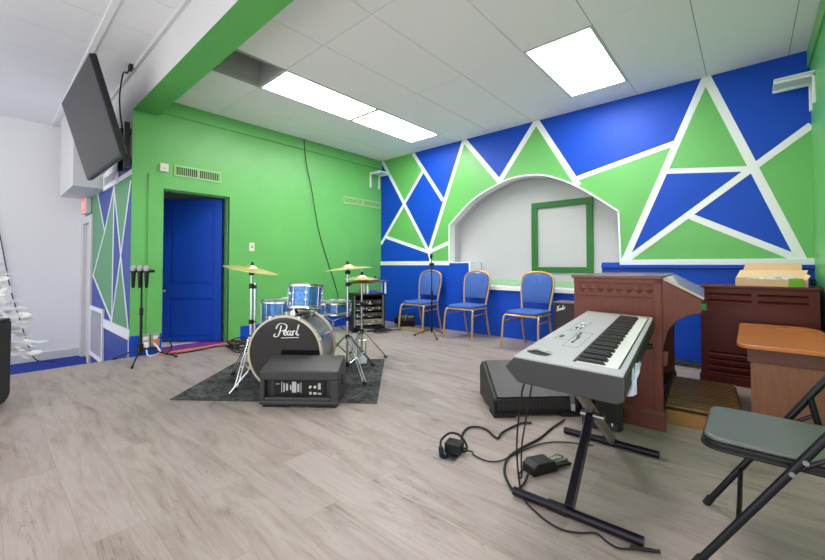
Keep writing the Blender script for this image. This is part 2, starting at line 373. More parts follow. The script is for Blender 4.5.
mb = MB(); mb.box(3.93, W, -0.045, 0, 1.015, 1.05); struct(mb.build('trim_5', m_blue, smooth=0, bevel=0.003))
mb = MB()
for x0,x1,z0,z1 in ((2.90,2.985,1.02,1.87),(3.665,3.75,1.02,1.87),(2.90,3.75,1.87,1.955),(2.90,3.75,0.94,1.02)): mb.box(x0,x1,D-0.03,D,z0,z1)
struct(mb.build('trim_6', m_dgreen, smooth=0, bevel=0.003))

# left green wall with the doorway
mb = MB()
mb.box(-0.12, 0, -3.95, -3.64, 0, H+0.3); mb.box(-0.12, 0, -2.86, 0.1, 0, H+0.3); mb.box(-0.12, 0, -3.64, -2.86, 1.97, H+0.3)
mb.box(0, 0.022, -3.70, 0, 2.885, H)
mb.box(0, 0.012, -3.95, -3.79, 0, 0.235, 1); mb.box(0, 0.012, -2.70, 0, 0, 0.20, 1)
struct(mb.build('wall_left', [m_green, m_blue], smooth=0))
mb = MB()
mb.box(-0.13, 0.022, -3.79, -3.64, 0.0, 2.13); mb.box(-0.13, 0.022, -2.86, -2.70, 0.0, 2.13); mb.box(-0.13, 0.022, -3.64, -2.86, 1.97, 2.13)
mb.box(-0.10,-0.02,-2.875,-2.86,0,1.97); mb.box(-0.10,-0.02,-3.64,-3.625,0,1.97); mb.box(-0.10,-0.02,-3.64,-2.86,1.955,1.97)
mb.box(0.022,0.0235,-3.79,-3.64,0.0,0.235,1)
struct(mb.build('trim_7', [m_green, m_blue], smooth=0, bevel=0.005))
# side room seen past the blue door
mb = MB()
mb.box(-1.8,-1.7,-3.95,-2.1,0,2.4); mb.box(-1.7,-0.12,-2.2,-2.1,0,2.4); mb.box(-1.7,-0.12,-3.9,-3.84,0,2.4); mb.box(-1.8,-0.12,-3.9,-2.1,2.3,2.4)
struct(mb.build('wall_side_room', m_white, smooth=0))

# blue panel door, swung into the side room
dr = bpy.data.objects.new('door_1', None); C.objects.link(dr); dr.location = (-0.15, -2.875, 0.015); struct(dr)
dr.rotation_euler = (0, 0, R(224))
mb = MB()
def panel_door(mb, w, h, t):
    st = 0.10
    rails = [(0,0.05),(0.58,0.77),(h-0.085,h)]
    mb.box(0, st, 0, t, 0, h); mb.box(w-st, w, 0, t, 0, h)
    for a, b in rails: mb.box(st, w-st, 0, t, a, b)
    for (a, b), (c, d) in zip(rails, rails[1:]): mb.box(st, w-st, 0.014, t-0.014, b, c); mb.hexa([(st+.03,0.006,b+.03),(w-st-.03,.006,b+.03),(w-st-.03,.034,b+.03),(st+.03,.034,b+.03),(st+.03,.006,c-.03),(w-st-.03,.006,c-.03),(w-st-.03,.034,c-.03),(st+.03,.034,c-.03)])
panel_door(mb, 0.79, 1.935, 0.04)
mb.build('door_leaf', m_blue, dr, smooth=0, bevel=0.004)
kn = MB(); kn.cyl((0.73,0.04,0.68),(0.73,0.075,0.68),0.012); kn.sphere((0.73,0.09,0.68),0.028)
kn.cyl((0.73,0.0,0.68),(0.73,-0.035,0.68),0.012); kn.sphere((0.73,-0.05,0.68),0.028)
kn.build('door_knob', m_steel, dr)

# alcove wall with the second mural (faces the hall), lower floor in front of it
mb = MB()
mb.box(XD-0.1, -2.98, YB, YB+0.1, LOW, 3.4); mb.box(-2.42, -0.12, YB, YB+0.1, LOW, 3.4); mb.box(-2.98, -2.42, YB, YB+0.1, 1.72, 3.4)
mb.box(-0.12, 0.0, YB-0.0008, YB+0.03, LOW, 0.0); mb.box(-0.12, 0.0, YB-0.0008, YB-0.0001, 0.0, HL+.09)
def cpoly(pts, mi, d=0.0015): mb.prism(pts, YB-d, YB, 'y', mi)
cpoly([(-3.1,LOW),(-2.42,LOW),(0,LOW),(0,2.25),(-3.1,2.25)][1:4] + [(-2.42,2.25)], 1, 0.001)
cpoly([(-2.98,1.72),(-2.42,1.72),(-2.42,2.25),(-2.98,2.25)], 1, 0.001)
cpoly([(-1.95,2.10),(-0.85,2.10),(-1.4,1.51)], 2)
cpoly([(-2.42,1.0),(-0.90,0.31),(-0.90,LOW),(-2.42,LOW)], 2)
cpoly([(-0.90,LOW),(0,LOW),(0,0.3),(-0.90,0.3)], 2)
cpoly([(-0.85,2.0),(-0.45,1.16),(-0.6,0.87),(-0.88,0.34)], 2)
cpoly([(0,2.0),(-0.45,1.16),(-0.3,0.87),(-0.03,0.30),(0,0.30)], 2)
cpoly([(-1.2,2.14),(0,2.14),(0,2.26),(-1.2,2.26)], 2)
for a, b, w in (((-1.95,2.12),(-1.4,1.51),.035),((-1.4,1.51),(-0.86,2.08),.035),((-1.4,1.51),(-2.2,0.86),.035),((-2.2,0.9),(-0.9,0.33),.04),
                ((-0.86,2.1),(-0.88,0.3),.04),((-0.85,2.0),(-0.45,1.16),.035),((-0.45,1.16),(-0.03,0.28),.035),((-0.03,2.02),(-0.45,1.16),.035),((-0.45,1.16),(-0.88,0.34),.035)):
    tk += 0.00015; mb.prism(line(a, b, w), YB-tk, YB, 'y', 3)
mb.box(-1.30, 0.0, YB-0.02, YB, 0.20, 0.315, 3); mb.box(-1.2, 0, YB-0.004, YB, 2.09, 2.15, 3); mb.box(-0.05,-0.02,YB-.003,YB,LOW,.2,3)
struct(mb.build('wall_alcove', [m_white, mat('dimmed_green_paint', srgb(84,148,104), 0.5, noise=0.08, nscale=3), mat('dimmed_blue_paint', srgb(34,66,150), 0.5, noise=0.08, nscale=3), m_band], smooth=0))  # mural paints dulled so the alcove's dimmer light sits in their colour
mb = MB(); mb.box(XD, -2.98, YB-0.03, YB, LOW, 1.83); mb.box(-2.42, -2.24, YB-0.03, YB, LOW, 1.83); mb.box(-2.98,-2.42,YB-0.03,YB,1.72,1.83)
struct(mb.build('trim_8', m_white, smooth=0, bevel=0.004))
mb = MB(); mb.box(-2.98,-2.42,YB+0.03,YB+0.07,LOW,1.72); d2 = struct(mb.build('door_2', m_white, smooth=0))
mb = MB(); mb.sphere((-2.5,YB+0.01,0.45),0.03); mb.cyl((-2.5,YB+.0,.45),(-2.5,YB+.035,.45),.012); mb.build('door_knob', m_steel, d2)
mb = MB(); mb.box(XD-0.1, XD, -7.6, YB+0.1, LOW, 3.4); struct(mb.build('wall_far_left', m_whitew, smooth=0))
mb = MB(); mb.box(XD, XD+0.02, -7.6, YB, LOW, LOW+0.13); struct(mb.build('baseboard_left', m_white, smooth=0, bevel=0.004))
mb = MB(); mb.box(-2.75, -1.46, YB-0.34, YB, 2.11, HL); struct(mb.build('soffit', m_white, smooth=0, bevel=0.005))
# right wall
mb = MB(); mb.box(W, W+0.12, -3.7, 0.14, 0, HL); mb.box(W-0.02, W, -3.7, 0, 2.885, H); struct(mb.build('wall_right', m_green, smooth=0))
# beam
mb = MB(); mb.box(-0.0, W+0.12, YB, -3.70, 2.84, HL+0.1, 0)
b_ = mb.build('beam', [m_green, m_white], smooth=0); struct(b_)
for p in b_.data.polygons:
    if p.normal.y < -0.9: p.material_index = 1

# ceilings: tiles with open joints
def ceiling(name, xs, ys, z, skip=(), half=0.003, back=0.008):
    mb = MB()
    for i in range(len(xs)-1):
        for j in range(len(ys)-1):
            if (i, j) in skip: continue
            mb.box(xs[i]+half, xs[i+1]-half, ys[j]+half, ys[j+1]-half, z, z+0.015)
            mb.box(xs[i], xs[i+1], ys[j], ys[j+1], z+back, z+0.03, 1)
    return mb
XS = [-0.1,0.57,1.18,1.76,2.41,3.06,3.72,4.335,4.98,5.60,W+0.1]; YS = [-3.72,-3.04,-1.735,-0.455,0.1]
skip = [(2,0),(2,1),(2,2),(6,2),(7,0)]
mb = ceiling('ceiling', XS, YS, H, skip)
struct(mb.build('ceiling', [m_tile, m_gap], smooth=0))
mb = MB()   # plenum over the missing tile
mb.box(1.0,1.18,-3.72,-2.9,H+.03,H+.5); mb.box(1.76,1.9,-3.72,-2.9,H+.03,H+.5); mb.box(1.0,1.9,-3.04,-2.9,H+.03,H+.5); mb.box(1.0,1.9,-3.78,-3.72,H+.03,H+.5); mb.box(1.0,1.9,-3.78,-2.9,H+.45,H+.5)
mb.box(1.18,1.195,-3.72,-3.04,H-.002,H+.05); mb.box(1.745,1.76,-3.72,-3.04,H-.002,H+.05); mb.box(1.18,1.76,-3.055,-3.04,H-.002,H+.05)
mb.box(1.36,1.40,-3.72,-3.04,H+.2,H+.24); mb.box(1.44,1.46,-3.72,-3.04,H+.2,H+.24)
struct(mb.build('ceiling_plenum', m_plenum, smooth=0))
XL = [XD-0.05,-2.13,-1.53,-0.92,-0.31,0.31,0.92,1.53,2.14,2.75,3.36,3.97,4.58,5.19,5.8,6.3]
YL = [-7.7,-6.79,-5.57,-4.35,YB]
ski2 = [(5,1),(11,1),(8,1),(2,1)]
mb = ceiling('ceiling_hall', XL, YL, HL, ski2)
mb.box(XD, 6.2, -4.375, -4.325, HL-0.012, HL)
struct(mb.build('ceiling_hall', [m_tileh, m_gap], smooth=0))
mb = MB(); mb.box(XD, 6.2, YB-0.03, YB, HL-0.05, HL); struct(mb.build('trim_9', m_white, smooth=0))

# ------------------------------------------------------------------ ceiling lights
def troffer(x0, x1, y0, y1, z, label, lm=None):
    t = thing('ceiling_light', label, 'ceiling light', ((x0+x1)/2, (y0+y1)/2, z), 0, 'fluorescent ceiling lights')
    a, b = (x1-x0)/2, (y1-y0)/2
    mb = MB(); f = 0.026
    for q in ((-a,-a+f,-b,b),(a-f,a,-b,b),(-a+f,a-f,-b,-b+f),(-a+f,a-f,b-f,b)): mb.box(q[0],q[1],q[2],q[3],-0.006,0.05)
    mb.box(-a,a,-b,b,0.05,0.06)
    mb.build('light_frame', m_white, t, smooth=0)
    mb = MB()
    n = 24
    xs = [-a+f+(2*a-2*f)*i/n for i in range(n+1)]
    prof = [0.004+0.006*abs(math.sin(3*PI*i/n)) for i in range(n+1)]
    for i in range(n):
        mb.prism([(xs[i],prof[i]),(xs[i+1],prof[i+1]),(xs[i+1],0.03),(xs[i],0.03)], -b+f, b-f, 'y')
    mb.build('diffuser', lm or m_lamp, t, smooth=60)
    return t
troffer(3.72,4.335,-1.735,-0.455,H,'white lit ceiling panel nearest the blue and green triangle wall')
troffer(1.18,1.76,-1.735,-0.455,H,'lit ceiling panel closer to the corner, end to end with another')
troffer(1.18,1.76,-3.04,-1.735,H,'lit ceiling panel beside the open missing ceiling tile')
for i, lab in ((5,'added hall fill light panel above the stage edge'),(11,'added hall fill light panel nearest the right wall'),(8,'added hall fill light panel over the middle of the stage floor'),(2,'added hall fill light panel over the lower blue floor')):
    troffer(XL[i],XL[i+1],YL[1],YL[2],HL,lab,m_lamph)  # hall panels added out of view as fill light
troffer(4.335,4.98,-3.68,-3.04,H,'added square fill light panel between the beam and the keyboard')  # unseen panel added to brighten the right side of the room

# ------------------------------------------------------------------ wall fittings
def louvre(name, label, cat, y0, y1, z0, z1, vertical, m, group=None):
    t = thing(name, label, cat, (0.0,(y0+y1)/2,(z0+z1)/2), 0, group)
    a, b = (y1-y0)/2, (z1-z0)/2
    mb = MB(); f = 0.022
    for q in ((-a,a,-b,-b+f),(-a,a,b-f,b),(-a,-a+f,-b+f,b-f),(a-f,a,-b+f,b-f),(-0.012,0.012,-b+f,b-f)): mb.box(0,0.012,q[0],q[1],q[2],q[3])
    mb.build('vent_frame', m, t, smooth=0, bevel=0.002)
    mb = MB(); mb.box(-0.001,0.001,-a+f,a-f,-b+f,b-f); mb.build('duct_opening', m_rubber, t, smooth=0)
    mb = MB()
    if vertical:
        n = 22
        for i in range(n):
            y = -a+f+(2*a-2*f)*(i+0.5)/n
            mb.box(0.002,0.009,y-0.004,y+0.004,-b+f,b-f)
    else:
        for i in range(4):
            z = -b+f+(2*b-2*f)*(i+0.5)/4
            mb.hexa([(0.002,-a+f,z+.002),(0.011,-a+f,z-.010),(0.011,a-f,z-.010),(0.002,a-f,z+.002),(0.002,-a+f,z+.006),(0.011,-a+f,z-.006),(0.011,a-f,z-.006),(0.002,a-f,z+.006)])
    mb.build('slats', m, t, smooth=0)
    return t
m_vgreen = mat('pale_green_vent', srgb(150,200,130), 0.45)
louvre('air_vent','green painted wall vent with upright slats above the blue door','vent',-3.53,-2.97,2.145,2.285,True,m_vgreen)
louvre('air_vent','pale wall vent with level slats on the green wall by the corner','vent',-0.92,-0.02,2.125,2.255,False,m_vgreen)
t = thing('wall_sensor','small white sensor box on the green wall beside the vent','sensor',(0,-3.635,2.225))
mb = MB(); mb.box(0,0.028,-0.045,0.045,-0.05,0.05); mb.build('sensor_case',m_cream,t,smooth=0,bevel=0.006)
mb = MB(); mb.box(0.028,0.031,-0.02,0.02,-0.03,0.0); mb.build('sensor_grille',m_white,t,smooth=0)
t = thing('light_switch','white light switch on the green wall right of the blue door','switch',(0,-2.54,1.305))
mb = MB(); mb.box(0,0.007,-0.037,0.037,-0.06,0.06); mb.build('switch_plate',m_cream,t,smooth=0,bevel=0.003)
mb = MB(); mb.box(0.007,0.018,-0.006,0.006,-0.012,0.012); mb.build('switch_toggle',m_char,t,smooth=0)
mb = MB(); mb.tube(crom([(0.03,-1.72,3.05),(0.03,-1.71,2.88),(0.025,-1.66,2.6),(0.025,-1.58,2.3),(0.012,-1.50,1.95),(0.012,-1.42,1.6),(0.012,-1.30,1.25),(0.012,-1.19,0.97),(0.012,-1.08,0.68),(0.03,-1.04,0.5),(0.05,-1.05,0.2),(0.3,-1.15,0.008),(0.5,-1.1,0.008)]),0.006,6)
tag(mb.build('wall_cable', m_rubber),'thin black cable hanging down the green wall from the ceiling','cable')

# wall speaker shelves: plate with two drop arms
def bracket(label, sgn, x, y0, y1, z):
    t = thing('wall_bracket', label, 'bracket', (x,(y0+y1)/2,z), 0, 'white wall speaker brackets')
    a = (y1-y0)/2
    mb = MB(); mb.box(min(0,sgn*0.26),max(0,sgn*0.26),-a,a,-0.012,0.012); mb.box(min(0,sgn*.26),max(0,sgn*.26),-a,-a+.02,-.035,.0); mb.box(min(0,sgn*.26),max(0,sgn*.26),a-.02,a,-.035,.0)
    mb.build('shelf_plate', m_band, t, smooth=0, bevel=0.003)
    for y in (-a, a-0.03):
        mb = MB(); mb.box(min(0,sgn*0.02),max(0,sgn*0.02),y,y+0.03,-0.27,-0.012); mb.build('drop_arm', m_band, t, smooth=0, bevel=0.003)
bracket('white wall bracket high on the green wall in the far left corner', 1, 0.0, -0.30, -0.05, 2.77)
bracket('white wall bracket high on the right-hand green wall', -1, W, -0.34, -0.08, 2.72)

# alcove: return grilles, exit sign, television
def grille(label, x0, x1, z0, z1):
    t = thing('return_grille', label, 'vent', ((x0+x1)/2, YB, (z0+z1)/2))
    a, b = (x1-x0)/2, (z1-z0)/2
    mb = MB(); f = 0.06
    for q in ((-a,a,-b,-b+f),(-a,a,b-f,b),(-a,-a+f,-b+f,b-f),(a-f,a,-b+f,b-f)): mb.box(q[0],q[1],-0.03,-0.005,q[2],q[3])
    mb.build('vent_frame', m_band, t, smooth=0, bevel=0.002)
    mb = MB(); n = 10 if b > 0.2 else 9
    for i in range(n):
        if b > 0.2:
            x = -a+f+(2*a-2*f)*(i+.5)/n; mb.box(x-.018,x+.018,-.022,-.006,-b+f,b-f)
        else:
            x = -a+f+(2*a-2*f)*(i+.5)/n; mb.box(x-.018,x+.018,-.022,-.006,-b+f,b-f)
    mb.build('slats', mat('grille_slats_paint', srgb(190,190,200), .5), t, smooth=0)
    mb = MB(); mb.box(-a+f,a-f,-.006,-.004,-b+f,b-f); mb.build('duct_opening', m_char, t, smooth=0)
grille('tall white air return grille low on the alcove wall by the door', -2.22, -1.31, -0.30, 0.44)
grille('white air return grille under the television on the alcove mural', -1.40, -0.62, 2.07, 2.30)
t = thing('exit_sign','small red exit sign above the white alcove door','sign',(-2.60,YB,1.98))
mb = MB(); mb.box(-0.19,0.19,-0.07,-0.005,-0.12,0.12); mb.build('sign_case', m_white, t, smooth=0, bevel=0.005)
mb = MB(); mb.box(-0.17,0.17,-0.075,-0.07,-0.10,0.10); mb.build('sign_face', m_redsign, t, smooth=0)
def text_mesh(s, size, ext=0.001):
    cu = bpy.data.curves.new('lettering', 'FONT'); cu.body = s; cu.size = size; cu.extrude = ext; cu.align_x = 'CENTER'; cu.align_y = 'CENTER'
    o = bpy.data.objects.new('lettering', cu); C.objects.link(o)
    bpy.context.view_layer.update()
    me = bpy.data.meshes.new_from_object(o.evaluated_get(bpy.context.evaluated_depsgraph_get()))
    bpy.data.objects.remove(o); return me
me = text_mesh('EXIT', 0.15); me.materials.append(m_print)
o = bpy.data.objects.new('lettering', me); C.objects.link(o); o.parent = t; o.location = (0,-0.077,0); o.rotation_euler = (PI/2,0,0)

# television on its arm
tw, th = 1.65, 1.65*0.5625
t = thing('television','large dark wall television tilted down from the alcove wall','television',(-0.2,YB,2.42))
TM = Matrix.Translation((0.16,-0.255,-0.32)) @ Matrix.Rotation(0.012,4,'Z') @ Matrix.Rotation(R(15.8),4,'X')
mb = MB(TM); mb.box(-tw/2,tw/2,-0.005,0.05,0,th); mb.build('television_case', m_black, t, smooth=0, bevel=0.006)
mb = MB(TM); mb.box(-tw/2+.012,tw/2-.012,-0.009,-0.0055,0.02,th-.012); mb.build('screen', m_screen, t, smooth=0)
mb = MB(TM); mb.box(-.4,.4,0.05,0.085,.15,.6); mb.build('rear_housing', m_black, t, smooth=0, bevel=0.01)
for z in (-.2,.14):
    mb = MB(); mb.box(-0.2,0.17,-0.02,-0.004,z,z+.06); mb.build('wall_plate', m_blackm, t, smooth=0)
for x in (-.17,.13):
    mb = MB(); mb.box(x,x+.04,-0.07,-0.02,-.25,.27); mb.build('mount_rail', m_blackm, t, smooth=0)
for z in (.17,-.17):
    mb = MB(); mb.cyl((0,-.02,z),(0,-.16,0.02),.015,n=8); mb.build('mount_arm', m_blackm, t)
mb = MB(); mb.tube(crom([(0.10,-4.0,HL-.02),(-0.05,-4.0,3.26),(-0.18,-4.01,3.30),(-.28,-4.02,3.1),(-.22,-4.03,2.9),(-.16,-4.03,2.75),(-.18,-4.0,2.6)]),0.008,6); mb.box(0.06,.14,-4.015,-3.985,HL-.06,HL)
tag(mb.build('ceiling_cable', m_rubber),'black cord curling from the ceiling down behind the television','cable')
mb = MB(); mb.tube(crom([(XD+.03,-5.02,2.2),(XD+.03,-4.90,1.47),(XD+.03,-4.83,1.0),(XD+.03,-4.77,.62),(XD+.03,-4.67,.18),(XD+.03,-4.56,-.27),(XD+.04,-4.47,LOW+.01),(XD+.3,-4.3,LOW+.01)]),0.007,6)
tag(mb.build('dangling_cable', m_rubber),'black cable slanting down the white wall at far left','cable')

# ------------------------------------------------------------------ left foreground: loudspeaker, white tree
u = Vector((.93,-.36,0)).normalized(); ang = math.atan2(u.y,u.x)
t = thing('loudspeaker','black loudspeaker with mesh grille on floor at far left','speaker',(0.96,-4.905,0),ang)
prof = [(0,0.05),(0.05,0),(0.45,0),(0.45,0.635),(0,0.635)]
mb = MB(); mb.prism(prof,-0.40,-0.012,'y'); 
mb.build('cabinet', m_black, t, smooth=0, bevel=0.006)
mb = MB(); mb.prism([(0.02,0.06),(0.06,0.025),(0.43,0.025),(0.43,0.61),(0.02,0.61)],-0.012,0.0,'y'); mb.build('grille', m_grilleb, t, smooth=0)
t = thing('artificial_tree','white artificial tree with pale leaves beside the left loudspeaker','tree',(0.28,-5.13,0))
mb = MB(); mb.cyl((0,0,0.03),(0,0,1.25),0.015,0.006,8); mb.build('trunk', m_white, t)
mb = MB(); mb.cyl((0,0,0),(0,0,0.04),0.14,0.12,20); mb.build('tree_base', m_white, t)
mb = MB(); rnd = random.Random(3)
def leaf(mb, p, d, L, w):
    d = d.normalized(); s_ = d.cross(Vector((rnd.uniform(-1,1),rnd.uniform(-1,1),rnd.uniform(-.6,1)))).normalized(); nrm = s_.cross(d)
    pts = [p, p+d*L*.35+s_*w-nrm*.006, p+d*L*.35+nrm*.006, p+d*L*.35-s_*w-nrm*.006, p+d*L*.75+s_*w*.7, p+d*L*.75-s_*w*.7, p+d*L]
    v = [mb._v(q) for q in pts]
    for f in ((0,1,2),(0,2,3),(1,4,2),(2,5,3),(2,4,5),(4,6,5)): mb.face([v[i] for i in f])
for k in range(64):
    z = 0.28 + 0.95*(k/64)
    rr = 0.40*(1-(z-0.28)/1.02)+0.03
    a = k*2.399
    end = Vector((math.cos(a)*rr, math.sin(a)*rr, z-0.05*rr/.4)); st = Vector((0,0,z+0.02))
    mb.tube([st, end], 0.004, 5)
    d = end-st
    for j in range(7):
        q = st + d*(0.25+0.75*j/6)
        dd = d.normalized()*.6 + Vector((rnd.uniform(-1,1),rnd.uniform(-1,1),rnd.uniform(-.5,.7)))*.7
        leaf(mb, q, dd, rnd.uniform(.09,.14), rnd.uniform(.024,.038))
mb.build('foliage', m_leaf, t, smooth=0)

# ------------------------------------------------------------------ microphone stands
def tripod(mb_unused, t, r, z, angles, m=None, rad=0.008, foot=True):
    for a in angles:
        mb = MB(); e = (math.cos(a)*r, math.sin(a)*r, 0.012)
        mb.tube([(math.cos(a)*.02, math.sin(a)*.02, z), e], rad, 8)
        o = mb.build('leg', m or m_blackm, t)
        if foot:
            f = MB(); f.cyl((math.cos(a)*(r-.03),math.sin(a)*(r-.03),0.018),(math.cos(a)*(r+.005),math.sin(a)*(r+.005),0.011),0.0115,n=8); f.build('rubber_foot', m_rubber, o)
MX, MY = 0.30, -3.91
t = thing('microphone_stand','black tripod microphone stand in front of the outlets by the blue door','stand',(MX,MY,0))
tripod(None,t,0.34,0.14,[R(-25),R(70),R(212)])
mb = MB(); mb.cyl((0,0,0.07),(0,0,0.55),0.014); mb.cyl((0,0,.55),(0,0,1.0),0.010); mb.cyl((0,0,.5),(0,0,.58),.019); mb.build('pole', m_blackm, t)
mb = MB(); mb.cyl((0,0,0.10),(0,0,0.19),0.026); mb.build('collar', m_black, t)
ux = Vector((.749,.662,0))
mb = MB()
A = -ux*0.105; B = ux*0.12
mb.hexa([tuple(A+Vector((.03,-.03,.965))),tuple(B+Vector((.03,-.03,.965))),tuple(B+Vector((-.03,.03,.965))),tuple(A+Vector((-.03,.03,.965))),
         tuple(A+Vector((.03,-.03,.995))),tuple(B+Vector((.03,-.03,.995))),tuple(B+Vector((-.03,.03,.995))),tuple(A+Vector((-.03,.03,.995)))])
mb.build('microphone_holder', m_black, t, smooth=0, bevel=0.005)
fwd = Vector((.662,-.749,0))*0.045
m_mesh = grille_mat('mic_mesh', srgb(190,190,195), srgb(90,90,95), 300, 0.3)
for k, lab in ((-1,'leftmost of three microphones hanging in the tripod stand holder'),(0,'middle of three microphones hanging in the tripod stand holder'),(1,'rightmost of three microphones hanging in the tripod stand holder')):
    c = Vector((MX,MY,0)) + ux*(0.072*k+.012) + fwd
    t2 = thing('microphone', lab, 'microphone', (c.x,c.y,0.80), 0, 'microphones in the stand holder')
    mb = MB(); mb.lathe([(0,0),(.012,0),(.016,.01),(.022,.15),(.026,.185),(0,.185)],16); mb.build('handle', m_black, t2)
    mb = MB(); mb.lathe([(0,.185),(.026,.185),(.028,.20),(.0275,.225),(.018,.243),(0,.247)],16); mb.build('microphone_grille', m_mesh, t2)
    mb = MB(); mb.cyl((0,0,.196),(0,0,.206),.0295); mb.build('grille_ring', m_steel, t2)

t = thing('microphone_stand','slim black microphone stand between two blue banquet chairs by the wall','stand',(1.80,-0.70,0))
tripod(None,t,0.27,0.11,[R(-35),R(205),R(85)],rad=0.007)
mb = MB(); mb.cyl((0,0,0.06),(0,0,0.62),0.012); mb.cyl((0,0,.62),(0,0,1.16),.008); mb.build('pole', m_blackm, t)
mb = MB(); mb.cyl((0,0,1.03),(0,0,1.08),.022); mb.cyl((-.03,-.02,1.06),(.03,.02,1.06),.016); mb.build('boom_knuckle', m_black, t)
mb = MB(); mb.cyl((0,0,.60),(0,0,.66),.018); mb.cyl((0,0,.08),(0,0,.15),.02); mb.build('collar', m_black, t)
mb = MB(); mb.cyl((-.012,0,1.15),(.02,-.03,1.20),.018,.022); mb.build('microphone_clip', m_black, t)

# ------------------------------------------------------------------ outlets and cords by the door
for y, lab in ((-3.81,'grey double outlet box left of the blue door, left one of the pair'),(-3.715,'grey outlet box nearest the blue door with orange plug')):
    x0 = 0.012 if y < -3.79 else 0.022
    t = thing('outlet_box', lab, 'outlet', (x0+.011,y,0.17), 0, 'outlet boxes by the blue door')
    mb = MB(); mb.box(-.011,.045,-.045,.042,-.075,.075); mb.build('outlet_case', m_greyplate, t, smooth=0, bevel=0.004)
    for z in (-.032,.032):
        mb = MB(); mb.box(.045,.05,-.025,.025,z-.022,z+.022); mb.build('socket', m_cream, t, smooth=0, bevel=0.004)
mb = MB(); mb.box(.078,.12,-3.83,-3.79,.11,.15); mb.tube(crom([(.10,-3.81,.12),(.13,-3.81,.04),(.14,-3.79,.009),(.12,-3.72,.009),(.2,-3.70,.06),(.14,-3.74,.14),(.10,-3.72,.10)]),.008,6)
tag(mb.build('white_plug_cord', m_band),'white plug and cord looped below the left outlet box','cord')
mb = MB(); mb.box(.084,.13,-3.73,-3.695,.11,.17); mb.tube(crom([(.12,-3.71,.12),(.16,-3.70,.05),(.15,-3.68,.010),(.13,-3.55,.010),(.17,-3.40,.010),(.13,-3.2,.010),(.09,-3.0,.010),(.07,-2.80,.010),(.10,-2.62,.010),(.2,-2.45,.010)]),.009,6)
tag(mb.build('extension_cord', m_orange),'orange extension cord along the floor past the blue door','cord')
mb = MB(); mb.tube(crom([(.11,-3.70,.20),(.14,-3.64,.19),(.16,-3.58,.12),(.17,-3.58,.05),(.2,-3.64,.012),(.26,-3.5,.012),(.26,-3.3,.012),(.20,-3.1,.012),(.25,-2.95,.012)]),.007,6)
tag(mb.build('looped_cable', m_rubber),'black cord arching from the outlet box beside the orange cord','cable')
mb = MB(); rnd = random.Random(11)
for k in range(5):
    P = []
    cx, cy = .42+.1*k-.1, -2.86-.03*k
    for i in range(12):
        a = i*2*PI/6+k; rr = .10+.09*rnd.random()
        P.append((cx+math.cos(a)*rr*1.3, cy+math.sin(a)*rr*.8, .009+.07*rnd.random()))
    mb.tube(crom(P,6),.007,6)
tag(mb.build('cable_heap', m_rubber),'tangled heap of black cables on floor between blue door and drums','cable')

# ------------------------------------------------------------------ drum kit
mb = MB(); mb.prism([(1.91,-4.09),(3.17,-3.08),(2.25,-2.10),(1.16,-3.26)],0.0015,0.008,'z'); tag(mb.build('drum_rug', m_rug, smooth=0),'charcoal rug lying under the drum kit','rug')
n = Vector((.62,-.785,0)).normalized()   # direction the bass drum faces
ub = Vector((-n.y, n.x, 0))              # right as seen from the front
BC = Vector((2.425,-3.415,0.323)); RB = 0.31; DB = 0.43
ang_n = math.atan2(n.y, n.x)
# local frame: +X points to the audience, Z up
t = thing('bass_drum','large silver bass drum with gloss black front head and white logo','drum',(BC.x,BC.y,0.009),ang_n)
Mx = Matrix.Translation((0,0,BC.z-0.009)) @ Matrix.Rotation(PI/2,4,'Y')     # lathe z -> local +x
mb = MB(); mb.lathe([(RB-.02,-.02),(RB-.02,-DB+.02)],48,Mx); 
mb.lathe([(RB-.024,-DB+.02),(RB-.024,-.02)],48,Mx); mb.build('drum_shell', m_shell, t)
mb = MB(); mb.lathe([(0,-.004),(RB-.018,-.004),(RB-.018,-.012),(0,-.012)],48,Mx); hd = mb.build('front_head', m_head, t)
mb = MB(); mb.lathe([(0,-DB),(RB-.018,-DB),(RB-.018,-DB+.006),(0,-DB+.006)],48,Mx); mb.build('batter_head', m_band, t)
for x0 in (0.0, -DB+.03):
    mb = MB(); mb.lathe([(RB-.016,x0+.008),(RB,x0+.008),(RB+.002,x0),(RB+.002,x0-.034),(RB-.016,x0-.036),(RB-.016,x0+.008)],56,Mx); mb.build('hoop', m_hoop, t)
for k in range(8):
    a = 2*PI*(k+.5)/8; c, s_ = math.cos(a), math.sin(a); zc = BC.z-.009
    mb = MB()
    rr = RB+.006
    mb.tube([(0.004,c*rr,zc+s_*rr),(-DB+.02,c*rr,zc+s_*rr)],.004,6)
    mb.box(-.005,.014,c*rr-.012,c*rr+.012,zc+s_*rr-.012,zc+s_*rr+.012)
    mb.cyl((-.10,c*(RB-.02),zc+s_*(RB-.02)),(-.10,c*(RB+.012),zc+s_*(RB+.012)),.014,n=8); mb.cyl((-DB+.1,c*(RB-.02),zc+s_*(RB-.02)),(-DB+.1,c*(RB+.012),zc+s_*(RB+.012)),.014,n=8)
    mb.build('tension_rod', m_chrome, t)
for sg in (-1,1):
    mb = MB(); mb.tube([(-.08,sg*(RB-.03),.22),(.10,sg*(RB+.10),.010)],.008,8); mb.build('spur', m_chrome, t)
mb = MB(); zc = BC.z-.009
mb.cyl((-.2,0,zc+RB-.02),(-.2,0,zc+RB+.02),.04,.03); mb.tube([(-.2,0,zc+RB),(-.2,0,zc+RB+.17)],.013,10); mb.tube([(-.2,0,zc+RB+.14),(-.2,-.04,zc+RB+.17),(-.27,-.06,zc+RB+.17)],.011,8)
mb.box(-.225,-.175,-.03,.03,zc+RB+.05,zc+RB+.09); mb.build('tom_mount', m_chrome, t)
